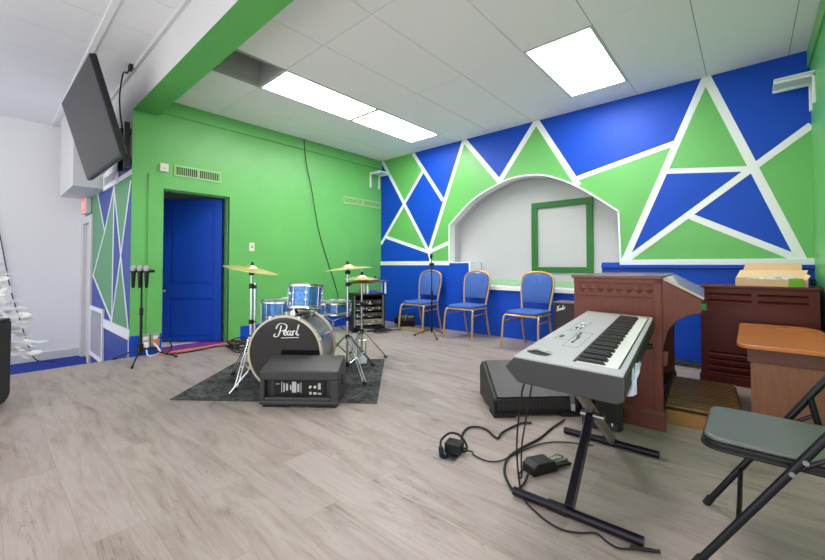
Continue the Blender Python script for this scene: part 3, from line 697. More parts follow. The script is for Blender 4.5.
# logo lettering on the head (script face with underline)
LG = MB()
def FL(x, y): return (0.0005, x*.92-.005, (BC.z-.009)+(y-.2)*.92+.178)
cap = [ [(-.055,.16),(-.085,.152),(-.095,.165),(-.08,.18)], [(-.055,.16),(-.04,.20),(-.028,.252)], [(-.075,.225),(-.055,.262),(-.015,.272),(.02,.255),(.015,.222),(-.02,.205),(-.035,.208)] ]
def sc_e(x): return [(x,.182),(x+.022,.19),(x+.024,.208),(x+.010,.206),(x+.002,.185),(x+.012,.168),(x+.030,.176)]
def sc_a(x): return [(x+.026,.203),(x+.008,.206),(x-.002,.185),(x+.006,.168),(x+.022,.182),(x+.030,.208)]
def sc_a2(x): return [(x+.030,.208),(x+.024,.178),(x+.034,.168),(x+.042,.174)]
def sc_r(x): return [(x,.206),(x+.004,.168)]
def sc_r2(x): return [(x+.003,.190),(x+.014,.208),(x+.026,.203)]
def sc_l(x): return [(x,.176),(x+.018,.225),(x+.028,.262),(x+.020,.245),(x+.010,.185),(x+.018,.168),(x+.030,.176)]
cap += [sc_e(-.008), sc_a(.030), sc_a2(.030), sc_r(.074), sc_r2(.074), sc_l(.104), [(-.03,.143),(.05,.146),(.132,.149)]]
ribbon(LG, cap, FL, .0085)
LG.build('logo_lettering', m_print, hd, smooth=0)

def drum(name, label, loc, r, h, tilt, taxis, lugs=8, legs=False, m=None, mount=None):
    t = thing(name, label, 'drum', loc)
    M = Matrix.Rotation(tilt,4,taxis)
    mb = MB(M); mb.lathe([(r-.006,0.012),(r-.006,h-.012)],40); mb.lathe([(r-.012,h-.012),(r-.012,.012)],40); mb.build('drum_shell', m or m_spark, t)
    mb = MB(M); mb.lathe([(0,h-.006),(r-.004,h-.006),(r-.004,h-.010),(0,h-.010)],40); mb.build('drum_head', m_clear, t)
    for z in (0, h-.028):
        mb = MB(M); mb.lathe([(r-.006,z),(r+.008,z),(r+.006,z+.006),(r+.006,z+.022),(r+.009,z+.028),(r-.004,z+.030),(r-.006,z)],40); mb.build('hoop', m_chrome, t)
    for k in range(lugs):
        a = 2*PI*(k+.3)/lugs; c, s_ = math.cos(a), math.sin(a)
        mb = MB(M); mb.cyl((c*(r+.004),s_*(r+.004),.01),(c*(r+.004),s_*(r+.004),h-.01),.004,n=6)
        mb.cyl((c*(r-.008),s_*(r-.008),h*.5-.03),(c*(r+.004),s_*(r+.004),h*.5-.03),.011,n=8); mb.cyl((c*(r-.008),s_*(r-.008),h*.5+.03),(c*(r+.004),s_*(r+.004),h*.5+.03),.011,n=8)
        mb.build('lug', m_chrome, t)
    if legs:
        for k in range(3):
            a = 2*PI*k/3+.5; c, s_ = math.cos(a), math.sin(a)
            mb = MB(); mb.tube([(c*(r+.018),s_*(r+.018),h*.7),(c*(r+.018),s_*(r+.018),-legs+.02),(c*(r+.04),s_*(r+.04),-legs+.004)],.007,8); mb.cyl((c*r,s_*r,h*.4),(c*(r+.022),s_*(r+.022),h*.4),.018,n=8); mb.build('leg', m_chrome, t)
    return t
vd = Vector((-n.x,-n.y,0))
drum('rack_tom','blue sparkle tom mounted above the bass drum, tilted back',(2.315,-3.16,0.655),.145,.215,R(9),Vector((n.y,-n.x,0)))
drum('floor_tom','large blue sparkle floor tom standing behind the bass drum at left',(1.70,-3.02,0.31),.205,.39,0,'X',legs=.302)
drum('snare_drum','shallow blue snare drum between the rack tom and the hi-hat',(2.06,-2.66,0.545),.178,.135,0,'X',10)
# snare stand
t = thing('snare_stand','chrome tripod stand holding up the snare drum','stand',(2.06,-2.66,0.008))
tripod(None,t,.26,.24,[R(75),R(195),R(300)],m_chrome,.008)
mb = MB(); mb.cyl((0,0,.1),(0,0,.47),.012); mb.build('pole', m_chrome, t)
for k in range(3):
    a = R(60+120*k); mb = MB(); mb.tube([(0,0,.46),(math.cos(a)*.15,math.sin(a)*.15,.522),(math.cos(a)*.172,math.sin(a)*.172,.532)],.007,8); mb.build('basket_arm', m_chrome, t)

def cymbal(name, label, loc, r, tilt, axis, group=None):
    t = thing(name, label, 'cymbal', loc, 0, group)
    M = Matrix.Rotation(tilt,4,axis)
    pr = [(.006,.022),(.02,.022),(.04,.014),(.055,.002),(.06,-.001),(r*.6,-.010),(r,-.024)]
    mb = MB(M); mb.lathe(pr + [(a,b-.002) for a,b in pr[::-1]],48); mb.build('cymbal_plate', m_brass, t)
    mb = MB(M); mb.cyl((0,0,.022),(0,0,.034),.016); mb.build('felt', m_char, t)
    mb = MB(M); mb.cyl((0,0,.034),(0,0,.048),.010); mb.tube([(-.022,0,.046),(.022,0,.046)],.005,6); mb.build('wing_nut', m_blackm, t)
    return t
def cstand(label, loc, h, r, angs, rot=0):
    t = thing('cymbal_stand', label, 'stand', loc, rot)
    z = loc[2]
    for a in angs:
        mb = MB(); c, s_ = math.cos(a), math.sin(a)
        for w in (-.012,.012):
            mb.tube([(c*.03-s_*w,s_*.03+c*w,.36),(c*r-s_*w,s_*r+c*w,.022)],.006,8)
        mb.tube([(c*.03,s_*.03,.10),(c*r*.62,s_*r*.62,.165)],.006,8)
        o = mb.build('leg', m_chrome, t)
        f = MB(); f.cyl((c*(r-.025),s_*(r-.025),.024),(c*(r+.015),s_*(r+.015),.013),.013,n=10); f.build('rubber_foot', m_rubber, o)
    mb = MB(); mb.cyl((0,0,.08),(0,0,h*.5),.0145); mb.cyl((0,0,h*.5),(0,0,h*.82),.0115); mb.cyl((0,0,h*.82),(0,0,h-.005),.008); mb.build('pole', m_chrome, t)
    for zz in (.08,.34,h*.5,h*.82):
        mb = MB(); mb.cyl((0,0,zz),(0,0,zz+.04),.022,n=12); mb.tube([(.0,0,zz+.02),(.045,.01,zz+.02)],.007,6); mb.build('collar', m_blackm, t)
    mb = MB(); mb.cyl((0,-.018,h-.05),(0,.018,h-.05),.02,n=12); mb.cyl((0,0,h-.03),(0,0,h-.008),.014); mb.build('tilter', m_blackm, t)
    return t
SL = (1.905,-3.45,0.008)
LS_ = cstand('chrome cymbal stand left of the bass drum',SL,1.015,.27,[R(-50),R(85),R(190)])
ux_ = Vector((.749,.662,0))*.034
mb = MB(); mb.tube([tuple(ux_+Vector((0,0,.34))),tuple(ux_+Vector((0,0,.88)))],.011,10); mb.build('boom_tube', m_chrome, LS_)
for zz in (.40,.84):
    mb = MB(); mb.tube([(-.012,-.01,zz),tuple(ux_*1.25+Vector((0,0,zz)))],.017,10); mb.build('tube_clamp', m_blackm, LS_)
# second stem of the left stand is a tom arm beside it
rax = Vector((.749,.662,0)); fax = Vector((-.662,.749,0))
cymbal('crash_cymbal','bronze crash cymbal on the left stand, tilted down to right',(SL[0],SL[1],1.025),.235,R(11),fax)
SR = (2.42,-2.76,0.008)
cstand('chrome cymbal stand with tall pole right of the bass drum',SR,1.02,.36,[R(-15),R(95),R(200)])
cymbal('crash_cymbal','bronze crash cymbal on the right stand, highest of the cymbals',(SR[0],SR[1],1.03),.235,R(-5),fax)
HHt = (2.06,-2.27,0.008)
t = thing('hi_hat_stand','chrome hi-hat stand with foot pedal at right edge of rug','stand',HHt,0)
for a in (R(48),R(170),R(-70)):
    mb = MB(); c, s_ = math.cos(a), math.sin(a); r = .27
    for w in (-.012,.012): mb.tube([(c*.03-s_*w,s_*.03+c*w,.30),(c*r-s_*w,s_*r+c*w,.02)],.006,8)
    o = mb.build('leg', m_chrome, t); f = MB(); f.cyl((c*(r-.025),s_*(r-.025),.024),(c*(r+.015),s_*(r+.015),.013),.014,n=10); f.build('rubber_foot', m_rubber, o)
mb = MB(); mb.cyl((0,0,.06),(0,0,.60),.014); mb.cyl((0,0,.60),(0,0,.87),.010); mb.cyl((0,0,.87),(0,0,1.0),.004); mb.build('pole', m_chrome, t)
mb = MB(); mb.cyl((0,0,.58),(0,0,.63),.021); mb.cyl((0,0,.28),(0,0,.33),.022); mb.cyl((0,0,.94),(0,0,.965),.014); mb.build('collar', m_blackm, t)
dp = Vector((.78,-.62,0)); sp = Vector((.62,.78,0))
mb = MB()
for w in (-.045,.045): mb.tube([tuple(sp*w+Vector((0,0,.20))),tuple(sp*w+Vector((0,0,.01)))],.007,8)
mb.tube([tuple(sp*-.045+Vector((0,0,.20))),tuple(sp*.045+Vector((0,0,.20)))],.008,8)
mb.build('pedal_frame', m_chrome, t)
a0 = dp*.03; b0 = dp*.27
mb = MB(); mb.hexa([tuple(a0-sp*.04+Vector((0,0,.09))),tuple(b0-sp*.045+Vector((0,0,.008))),tuple(b0+sp*.045+Vector((0,0,.008))),tuple(a0+sp*.04+Vector((0,0,.09))),
                    tuple(a0-sp*.04+Vector((0,0,.105))),tuple(b0-sp*.045+Vector((0,0,.022))),tuple(b0+sp*.045+Vector((0,0,.022))),tuple(a0+sp*.04+Vector((0,0,.105)))]); mb.build('foot_pedal', m_steel, t, smooth=0, bevel=0.003)
cymbal('hi_hat_cymbal','upper bronze hi-hat cymbal of the pair',(HHt[0],HHt[1],.915),.19,0,'X','hi-hat cymbals')
tt = cymbal('hi_hat_cymbal','lower bronze hi-hat cymbal of the pair',(HHt[0],HHt[1],.872),.19,0,'X','hi-hat cymbals')
for c in tt.children:
    if c.name.startswith(('felt','wing')): bpy.data.objects.remove(c)
# bass pedal behind the drum
bp = BC + vd*(DB+.14)
t = thing('bass_drum_pedal','chrome kick pedal on rug behind the bass drum','pedal',(bp.x,bp.y,0.009),ang_n)
mb = MB(); mb.box(-.20,.06,-.045,.045,0,.012); mb.hexa([(-.2,-.04,.014),(.04,-.04,.07),(.04,.04,.07),(-.2,.04,.014),(-.2,-.04,.024),(.04,-.04,.08),(.04,.04,.08),(-.2,.04,.024)]); mb.build('foot_plate', m_steel, t, smooth=0)
mb = MB(); mb.tube([(.05,-.05,.0),(.05,-.05,.22)],.008,8); mb.tube([(.05,.05,.0),(.05,.05,.22)],.008,8); mb.tube([(.05,-.06,.21),(.05,.06,.21)],.007,8); mb.build('post', m_chrome, t)
mb = MB(); mb.tube([(.05,0,.21),(.0,0,.36)],.004,6); mb.cyl((-.01,0,.37),(.05,0,.37),.026,n=12); mb.build('beater', m_chrome, t)

# floor monitor in front of the drums (rear panel towards the room)
am = math.atan2(.638,.776)
t = thing('floor_monitor','grey-black floor monitor speaker in front of the bass drum','speaker',(2.575,-3.705,0.0),am)
MW = .585; dpt = .262
# local x along width, y back
pr = [(0.0,.035),(0.0,.265),(.235,.335),(dpt,.27),(dpt,.05),(.2,.02),(.02,.02)]
mb = MB()
mb.prism([(0.0,.20),(0.0,.265),(.235,.335),(dpt,.27),(dpt,.05),(.055,.05),(.055,.20)],0,MW,'x')
mb.prism([(0.0,.045),(.055,.045),(.055,.20),(0,.20)],0,.035,'x'); mb.prism([(0.0,.045),(.055,.045),(.055,.20),(0,.20)],MW-.06,MW,'x')
mb.prism([(0.0,.045),(.055,.045),(.055,.075),(0,.075)],.035,MW-.06,'x')
mb.prism([(-.005,.02),(dpt,.02),(dpt,.05),(-.005,.05)],0,MW,'x')
mb.build('cabinet', m_char, t, smooth=0, bevel=0.008)
for xf in (.02,MW-.22):
    mb = MB(); mb.box(xf,xf+.2,.012,.24,0.0015,.022); mb.build('rubber_foot', m_rubber, t, smooth=0)
mb = MB(); mb.box(.095,MW-.105,.038,.054,.08,.195); pn = mb.build('amplifier_panel', m_black, t, smooth=0, bevel=0.003)
mb = MB(); rnd = random.Random(5)
for (x0,x1,z0,z1) in ((.15,.155,.10,.18),(.165,.175,.105,.17),(.185,.20,.115,.165),(.215,.225,.12,.155),(.23,.262,.10,.18),(.27,.285,.105,.165),(.295,.30,.10,.175),(.425,.445,.125,.17),(.36,.378,.087,.107),(.39,.415,.087,.104),(.425,.45,.087,.1),(.108,.135,.16,.165)):
    mb.box(x0,x1,.036,.039,z0,z1)
mb.build('printed_legend', mat('grey_print', srgb(190,190,192), .5), pn, smooth=0)
for x in (.37,.405):
    mb = MB(); mb.cyl((x,.038,.145),(x,.022,.145),.009,n=12); mb.build('knob', m_cream, pn)
mb = MB(); mb.box(MW-.001,MW+.003,.10,.13,.14,.22); mb.build('side_handle', m_rubber, t, smooth=0)

# ------------------------------------------------------------------ amplifier rack
ra = math.atan2(.46,.25)
RK = (0.70,-1.28,0)
t = thing('amplifier_rack','black equipment rack cabinet standing on floor by the back corner','rack',RK,ra)
RW, RD, RH = .52, .42, .594
mb = MB()
mb.box(0,.02,0,RD,.0,RH); mb.box(RW-.02,RW,0,RD,.0,RH); mb.box(0,RW,0,RD,RH-.02,RH); mb.box(0.02,RW-.02,0,RD,.06,.085); mb.box(.02,RW-.02,RD-.015,RD,.085,RH-.02)
mb.build('cabinet', m_black, t, smooth=0, bevel=0.003)
for x in (.02,RW-.045):
    mb = MB(); mb.box(x,x+.025,-.004,.02,.085,RH-.02); mb.build('rack_rail', m_steel, t, smooth=0)
m_face = mat('rack_face', srgb(48,48,52), .4, .3); m_face2 = mat('rack_face_silver', srgb(150,140,130), .4, .5)
def rot2(x, y, z): 
    c, s_ = math.cos(ra), math.sin(ra); return (RK[0]+x*c-y*s_, RK[1]+x*s_+y*c, z)
specs = [(.115,.20,m_face2,'silver fronted power amplifier lowest in the equipment rack'),(.235,.30,m_face,'dark rack unit second from the bottom of the equipment rack'),(.335,.40,m_face,'dark rack unit with small lamps third from bottom of the rack'),(.43,.50,m_face,'dark rack unit with knobs at the top of the equipment rack')]
rnd = random.Random(9)
for z0, z1, mm, lab in specs:
    u_ = thing('rack_unit', lab, 'audio equipment', rot2(.045,.005,z0), ra, 'units in the equipment rack')
    mb = MB(); mb.box(0,RW-.09,0,.3,0,z1-z0); mb.build('unit_case', mm, u_, smooth=0, bevel=0.002)
    for k in range(8):
        mb = MB(); x = .03+k*.05; mb.cyl((x,0,(z1-z0)*.55),(x,-.014,(z1-z0)*.55),.010,n=10); mb.build('knob', rnd.choice([m_cream,m_steel,m_black,m_brass]), u_)
    mb = MB(); mb.box(.02,.12,-.002,.001,.006,.012); mb.box(.2,.26,-.002,.001,.006,.014); mb.build('label_strip', m_print, u_, smooth=0)
    # rear shelf support
    sb = MB(); sb.box(.02,RW-.02,.02,RD-.02,z0-.012,z0-.002); sb.build('rack_shelf', m_blackm, t, smooth=0)
t = thing('desk_riser','small dark shelf on silver posts standing on the equipment rack','shelf',rot2(.23,.02,RH),ra)
mb = MB(); mb.box(-.02,.36,-.01,.30,.185,.208); mb.build('shelf_top', mat('grey_shelf', srgb(70,74,84), .4), t, smooth=0, bevel=0.004)
for x in (.02,.31):
    for y in (.03,.26):
        mb = MB(); mb.cyl((x,y,0),(x,y,.185),.014,n=12); mb.build('post', m_band, t)
t = thing('violet_box','small violet box on top of the equipment rack','box',rot2(.30,.04,RH),ra)
mb = MB(); mb.box(0,.10,0,.07,0,.055); mb.build('box_body', m_purplebox, t, smooth=0, bevel=0.004); mb = MB(); mb.box(-.001,.101,-.001,.071,.04,.056); mb.build('box_lid', m_purplebox, t, smooth=0, bevel=0.003)
t = thing('desk_microphone_base','small black gadget with round knobs on the shelf over the rack','gadget',rot2(.36,.08,RH+.208),ra)
mb = MB(); mb.box(0,.09,0,.08,0,.03); mb.build('gadget_body', m_black, t, smooth=0, bevel=0.006)
mb = MB(); mb.cyl((.03,.03,.03),(.03,.03,.065),.02); mb.build('knob', m_black, t); mb = MB(); mb.cyl((.07,.045,.03),(.07,.045,.055),.012); mb.build('knob', m_steel, t)
t = thing('coiled_headset','red and black gadget beside the violet box on the rack','gadget',rot2(.12,.04,RH),ra)
mb = MB(); mb.box(0,.05,0,.04,0,.07); mb.build('gadget_body', mat('red_plastic', srgb(170,60,50), .4), t, smooth=0, bevel=0.005); mb = MB(); mb.cyl((.025,.02,.07),(.025,.02,.085),.012); mb.build('knob', m_black, t)
mb = MB(); rnd = random.Random(21)
P = [rot2(.1+.5*rnd.random()+.02*i, -.08-.18*rnd.random(), .010+.05*rnd.random()) for i in range(14)]
mb.tube(crom(P,6),.007,6); tag(mb.build('floor_cable', m_rubber),'black cables tangled on floor at the foot of the equipment rack','cable')
mb = MB(); P = [rot2(.18+.18*rnd.random(), .02+.1*rnd.random(), .012+.03*rnd.random()) for i in range(10)]
mb.tube(crom(P,6),.008,6); tag(mb.build('white_cable', m_band),'white cable coiled under the bottom of the equipment rack','cable')

# ------------------------------------------------------------------ banquet chairs
def banquet():
    t = thing('banquet_chair','blue padded gold framed banquet chair behind the slim microphone stand','chair',(0,0,0),0,'banquet chairs along the back wall')
    mb = MB(); w, d = .205, .215
    outline = []
    for cx, cy, a0 in ((w-.05,-d+.05,-90),(w-.05,d-.05,0),(-w+.05,d-.05,90),(-w+.05,-d+.05,180)):
        for k in range(5): a = R(a0+22.5*k); outline.append((cx+.05*math.cos(a), cy-.02+.05*math.sin(a)))
    mb.prism(outline,.432,.478,'z'); s_ = mb.build('seat', m_fabric, t, smooth=50, bevel=0.018, seg=3)
    # seat ring
    mb = MB(); mb.tube([(x*1.02,y*1.0+.0,.424) for x,y in outline],.011,8,closed=True); mb.build('seat_frame', m_gold, t)
    for sx in (-1,1):
        mb = MB(); mb.tube(crom([(sx*.20,-.10,.424),(sx*.212,-.195,.424),(sx*.226,-.236,.395),(sx*.232,-.255,.30),(sx*.238,-.272,.12),(sx*.24,-.28,.003)],5),.0145,10); mb.build('leg', m_gold, t)
        mb = MB(); mb.tube(crom([(sx*.19,.165,.432),(sx*.19,.19,.30),(sx*.19,.235,.12),(sx*.19,.275,.003)],5),.0145,10); mb.build('leg', m_gold, t)
        mb = MB(); mb.tube([(sx*.229,-.25,.345),(sx*.19,.18,.345)],.010,8); mb.build('stretcher', m_gold, t)
    P = [(-.185,.16,.425),(-.192,.185,.52),(-.212,.215,.68),(-.218,.237,.80),(-.20,.25,.885),(-.14,.258,.932),(-.05,.262,.952),(.05,.262,.952),(.14,.258,.932),(.20,.25,.885),(.218,.237,.80),(.212,.215,.68),(.192,.185,.52),(.185,.16,.425)]
    mb = MB(); mb.tube(crom(P,5),.015,10); mb.build('back_frame', m_gold, t)
    # padded back: outline on the leaning plane
    Q = [(-.178,.56),(-.196,.68),(-.203,.80),(-.188,.872),(-.135,.915),(-.055,.932),(-.045,.918),(.045,.918),(.055,.932),(.135,.915),(.188,.872),(.203,.80),(.196,.68),(.178,.56)]
    yy = lambda z: .16 + .102*min(1,((z-.425)/.525))**.8
    mb = MB(); A = [mb._v((x,yy(z)-.022,z)) for x,z in Q]; B = [mb._v((x,yy(z)+.012,z)) for x,z in Q]
    # front pad with a bulge: centre fan
    ctr = mb._v((0,yy(.75)-.034,.75)); nQ = len(Q)
    inn = [mb._v((x*.9,yy(.75+(z-.75)*.92)-.032,.75+(z-.75)*.92)) for x,z in Q]
    for i in range(nQ):
        j = (i+1)%nQ
        mb.face([A[i],A[j],inn[j],inn[i]]); mb.face([inn[i],inn[j],ctr]); mb.face([A[j],A[i],B[i],B[j]])
    mb.face(B); mb.build('backrest', m_fabric, t, smooth=60)
    mb = MB(); mb.tube(crom([(-.045,.258,.928),(-.02,.258,.92),(.02,.258,.92),(.045,.258,.928)],4),.006,6); mb.build('handle_trim', m_steel, t)
    return t
ch = banquet(); ch.location = (1.34,-.385,0.0015); ch.rotation_euler = (0,0,R(2))
dup(ch,(2.22,-.375,0.0015),R(0),'blue padded gold framed banquet chair in the middle of three')
dup(ch,(3.20,-.48,0.0015),R(-1),'blue padded gold framed banquet chair beside the black guitar amplifier')

# lamp can and board behind the first chair
t = thing('stage_lamp','black stage lamp can lying on floor behind the leftmost blue chair','lamp',(0.86,-0.28,0.115),R(38))
mb = MB(); mb.M = Matrix.Rotation(PI/2,4,'Y'); mb.lathe([(0,-.16),(.07,-.16),(.08,-.12),(.105,-.10),(.105,.16),(.112,.165),(.112,.18),(.095,.18),(.095,.1),(0,.1)],24); mb.build('lamp_can', m_black, t)
for x in (-.06,-.01,.04,.09,.13):
    mb = MB(); mb.M = Matrix.Rotation(PI/2,4,'Y'); mb.lathe([(.105,x),(.111,x+.003),(.111,x+.012),(.105,x+.015),(.105,x)],24); mb.build('cooling_rib', m_blackm, t)
mb = MB(); mb.tube([(0.02,-.112,0),(.02,-.125,.0),(.05,-.12,.1),(.05,0,.135),(.05,.12,.1),(.02,.125,0),(.02,.112,0)],.006,6); mb.build('yoke', m_steel, t)
t = thing('wooden_board','tan wooden board lying on floor between the leftmost chair legs','board',(1.28,-0.38,0),R(8))
mb = MB(); mb.box(-.30,.34,-.09,.09,0.0015,.016); mb.build('board_plank', m_plank, t, smooth=0, bevel=0.002)
mb = MB(); mb.box(-.26,.10,-.05,.05,.0165,.03); mb.build('board_cleat', m_plank, t, smooth=0, bevel=0.002)

# guitar amplifier
t = thing('guitar_amplifier','dark guitar amplifier with white script logo beside the right blue chair','amplifier',(3.485,-.44,0.0))
mb = MB(); mb.box(0,.60,.02,.30,.012,.585); mb.build('cabinet', mat('dark_tolex', srgb(38,34,38), .6, bump=.2, bscale=300), t, smooth=0, bevel=0.012)
mb = MB(); mb.box(.03,.57,.008,.022,.04,.545); g = mb.build('grille_cloth', mat('grille_cloth', srgb(56,48,52), .8, noise=.2, nscale=200), t, smooth=0)
mb = MB(); mb.box(.0,.60,.015,.30,.586,.60); mb.build('top_panel', mat('grey_top', srgb(120,110,112), .4), t, smooth=0, bevel=0.004)
for x in (.04,.54):
    for y in (.06,.25):
        mb = MB(); mb.cyl((x,y,0),(x,y,.014),.02,n=10); mb.build('rubber_foot', m_rubber, t)
LG = MB()
S = .058
def F2(x, y): return (.045+x*S+y*S*.15, .0065, .485+y*S+x*S*.32)
def E_(x): return [(x,.25),(x+.16,.34),(x+.14,.48),(x+.05,.42),(x+.02,.2),(x+.12,.06),(x+.26,.16)]
st = [[(.02,.0),(.10,.5),(.16,1.0)],[(-.05,.85),(.05,1.02),(.25,1.0),(.5,1.05)],[(.02,.5),(.2,.55),(.34,.54)], E_(.32), [(.58,.1),(.62,.46)],[(.61,.3),(.72,.48),(.8,.4),(.8,.1),(.88,.12)],
      [(1.12,.44),(.98,.42),(.94,.2),(1.04,.08),(1.14,.25)],[(1.22,1.0),(1.14,.5),(1.14,.12),(1.24,.12)], E_(1.26),[(1.52,.46),(1.54,.08)],[(1.54,.3),(1.62,.48),(1.74,.44)]]
ribbon(LG, st, F2, .012/1, 5) if False else ribbon(LG, st, F2, .16, 5)
LG.build('logo_lettering', m_print, g, smooth=0)

# ------------------------------------------------------------------ floor monitor behind the keyboard
wa = math.atan2(.40,.60)
t = thing('floor_monitor','black floor monitor with mesh grille lying behind the keyboard','speaker',(3.96,-2.73,0),R(44))
MW = .62
mb = MB(); mb.prism([(0.0,.02),(0.0,.12),(.36,.30),(.43,.25),(.43,.02)],0,MW,'x'); mb.build('cabinet', m_black, t, smooth=0, bevel=0.01)
mb = MB()
mb.hexa([(.03,.012,.126),(MW-.03,.012,.126),(MW-.03,.35,.295),(.03,.35,.295),(.03,.006,.138),(MW-.03,.006,.138),(MW-.03,.344,.307),(.03,.344,.307)]); mb.build('grille', m_grille, t, smooth=0)
mb = MB(); mb.box(.03,MW-.03,-.006,.0,.055,.125); mb.build('lower_grille', m_grilleb, t, smooth=0)
for xf in (0,MW-.15):
    mb = MB(); mb.box(xf,xf+.15,-.01,.12,.0015,.03); mb.build('rubber_foot', m_rubber, t, smooth=0)
t = thing('small_loudspeaker','small black loudspeaker standing against the organ back behind keyboard','speaker',(4.46,-2.475,0),R(14))
mb = MB(); mb.prism([(0,0),(.21,0),(.235,.03),(.235,.13),(.21,.16),(0,.16)],0.0015,.36,'z'); mb.build('cabinet', m_char, t, smooth=30, bevel=0.01)
mb = MB(); mb.box(.01,.20,-.004,.0,.05,.34); mb.build('grille', m_black, t, smooth=0); mb = MB(); mb.box(.17,.178,-.006,-.003,.035,.055); mb.build('badge', m_print, t, smooth=0)

# ------------------------------------------------------------------ stage keyboard
KB = thing('stage_keyboard','silver and black stage keyboard with weighted keys on cross stand','keyboard',(4.592,-3.69,.690),0,rot=(0.031,0.039,0.098))
KL, KW = 1.36, .378
prof = [(0,0),(KW,0),(KW+.004,-.012),(KW+.004,-.085),(KW-.02,-.100),(.02,-.098),(-.035,-.045)]
mb = MB(); mb.prism([(0,-.004),(KW,-.004)]+prof[2:],0,KL,'y'); mb.build('keyboard_case', m_char, KB, smooth=0, bevel=0.004)
mb = MB(); KX0, KX1 = .202, .352; KY0 = .068; ww = .0235
mb.box(0.0,KX0,0.0,KL,-.004,.004); mb.box(KX0,KW,0,KY0,-.004,.004); mb.box(KX0,KW,KY0+ww*52,KL,-.004,.004); mb.box(KX1+.006,KW,KY0,KY0+ww*52,-.004,.002)
mb.build('top_panel', m_silver, KB, smooth=0, bevel=0.0015)
mb = MB(); mb.box(KX0,KX0+.012,KY0,KY0+ww*52,-.003,.0045); mb.box(KX1+.001,KX1+.006,KY0,KY0+ww*52,-.003,-.0005); mb.build('key_slip', m_rubber, KB, smooth=0)
for i in range(52):
    mb = MB(); y = KY0+i*ww; mb.box(KX0+.012,KX1,y+.0008,y+ww-.0008,-.003,.0035); mb.build('white_key', m_ivory, KB, smooth=0)
names = 'ABCDEFG'
for i in range(51):
    if names[i % 7] in 'ACDFG':
        y = KY0+(i+1)*ww; x0, x1 = KX0+.012, KX0+.108
        mb = MB(); mb.hexa([(x0,y-.0065,.0035),(x1,y-.0065,.0035),(x1,y+.0065,.0035),(x0,y+.0065,.0035),(x0,y-.005,.0145),(x1-.010,y-.005,.0145),(x1-.010,y+.005,.0145),(x0,y+.005,.0145)]); mb.build('black_key', m_ebony, KB, smooth=0)
# pitch lever: two curved black fins in an oval recess
mb = MB(); pts = []
for k in range(24):
    a = 2*PI*k/24; pts.append((.065+.048*math.cos(a), .105+.038*math.sin(a)*(1+.3*math.cos(a))))
mb.prism(pts,.004,.0055,'z'); lv = mb.build('lever_recess', m_rubber, KB, smooth=0)
mb = MB(); mb.tube(crom([(.018,.10,.006),(.05,.118,.012),(.08,.102,.014),(.118,.106,.006)],6),.004,8); mb.build('pitch_lever', m_silver, lv)
# display, buttons, faint outlines
mb = MB(); mb.box(.055,.105,.50,.60,.004,.0052); mb.build('display', mat('pale_display', srgb(190,194,196), .25), KB, smooth=0)
for k in range(6):
    mb = MB(); y = .36+.028*k; mb.box(.128,.136,y,y+.018,.004,.008); mb.build('button', m_ebony if k in (0,3,4) else m_steel, KB, smooth=0, bevel=0.001)
for k in range(6):
    mb = MB(); y = .44+.03*k; mb.box(.055 if k<2 else .118,.070 if k<2 else .126,y,y+.02,.004,.007); mb.build('button', m_ebony if k%2 else m_char, KB, smooth=0, bevel=0.001)
for k in range(8):
    mb = MB(); y = .66+.03*k; mb.box(.068,.078,y,y+.016,.004,.008); mb.box(.09,.098,y,y+.016,.004,.007); mb.build('button', m_ebony if k in (1,2,5) else m_band, KB, smooth=0, bevel=0.001)
mb = MB()
def outl(x0,x1,y0,y1):
    for q in ((x0,x1,y0,y0+.0025),(x0,x1,y1-.0025,y1),(x0,x0+.0015,y0,y1),(x1-.0015,x1,y0,y1)): mb.box(q[0],q[1],q[2],q[3],.004,.0045)
outl(.11,.172,.28,.62); outl(.045,.11,.40,.63); outl(.05,.11,.65,.92); mb.build('printed_outline', m_char, KB, smooth=0)

# stand
t = thing('keyboard_stand','black cross-legged stand holding up the stage keyboard','stand',(4.70,-3.03,0))
def bar(name, y, x0, x1, z, r, m, y2=None):
    mb = MB(); mb.tube([(x0,y,z),(x1,y2 if y2 is not None else y,z)],r,12); o = mb.build(name, m, t); return o
m_tube = mat('purple_black_tube', srgb(28,24,38), .3, .4)
a = bar('foot_bar',-.42,-.23,.28,.021,.019,m_tube,-.40); b = bar('foot_bar',.38,-.29,.21,.021,.019,m_tube,.40)
for o_, y in ((a,-.41),(b,.39)):
    mb = MB(); mb.cyl((-.075,y,.021),(.005,y,.021),.0225,n=12); mb.build('foot_sleeve', m_black, o_)
mb = MB()
def flat(p, q, w, d):
    p, q = Vector(p), Vector(q); ax = Vector((1,0,0)); dd = (q-p).normalized(); n_ = dd.cross(ax).normalized()
    P = []
    for c in (p, q): P += [tuple(c-ax*w-n_*d), tuple(c+ax*w-n_*d), tuple(c+ax*w+n_*d), tuple(c-ax*w+n_*d)]
    mb.hexa(P)
flat((.012,-.41,.035),(-.05,.38,.565),.016,.024); mb.build('leg', m_tube, t, smooth=0, bevel=0.003)
mb = MB(); flat((-.018,.39,.035),(-.018,-.32,.555),.013,.024); mb.build('leg', mat('grey_leg', srgb(150,140,142), .35, .6), t, smooth=0, bevel=0.003)
mb = MB(); mb.cyl((-.06,-.02,.30),(.05,-.02,.30),.018,n=12); mb.build('pivot_bolt', m_steel, t)
mb = MB(); mb.tube([(-.20,-.34,.572),(.23,-.30,.560)],.016,10); mb.build('support_arm', m_black, t)
mb = MB(); mb.tube([(-.22,.42,.600),(.175,.455,.590)],.016,10); mb.build('support_arm', m_black, t)
mb = MB(); mb.hexa([(-.10,-.05,.31),(-.08,-.05,.31),(-.16,.14,.42),(-.18,.14,.42),(-.10,-.05,.345),(-.08,-.05,.345),(-.16,.14,.455),(-.18,.14,.455)]); mb.build('adjustment_plate', m_steel, t, smooth=0)

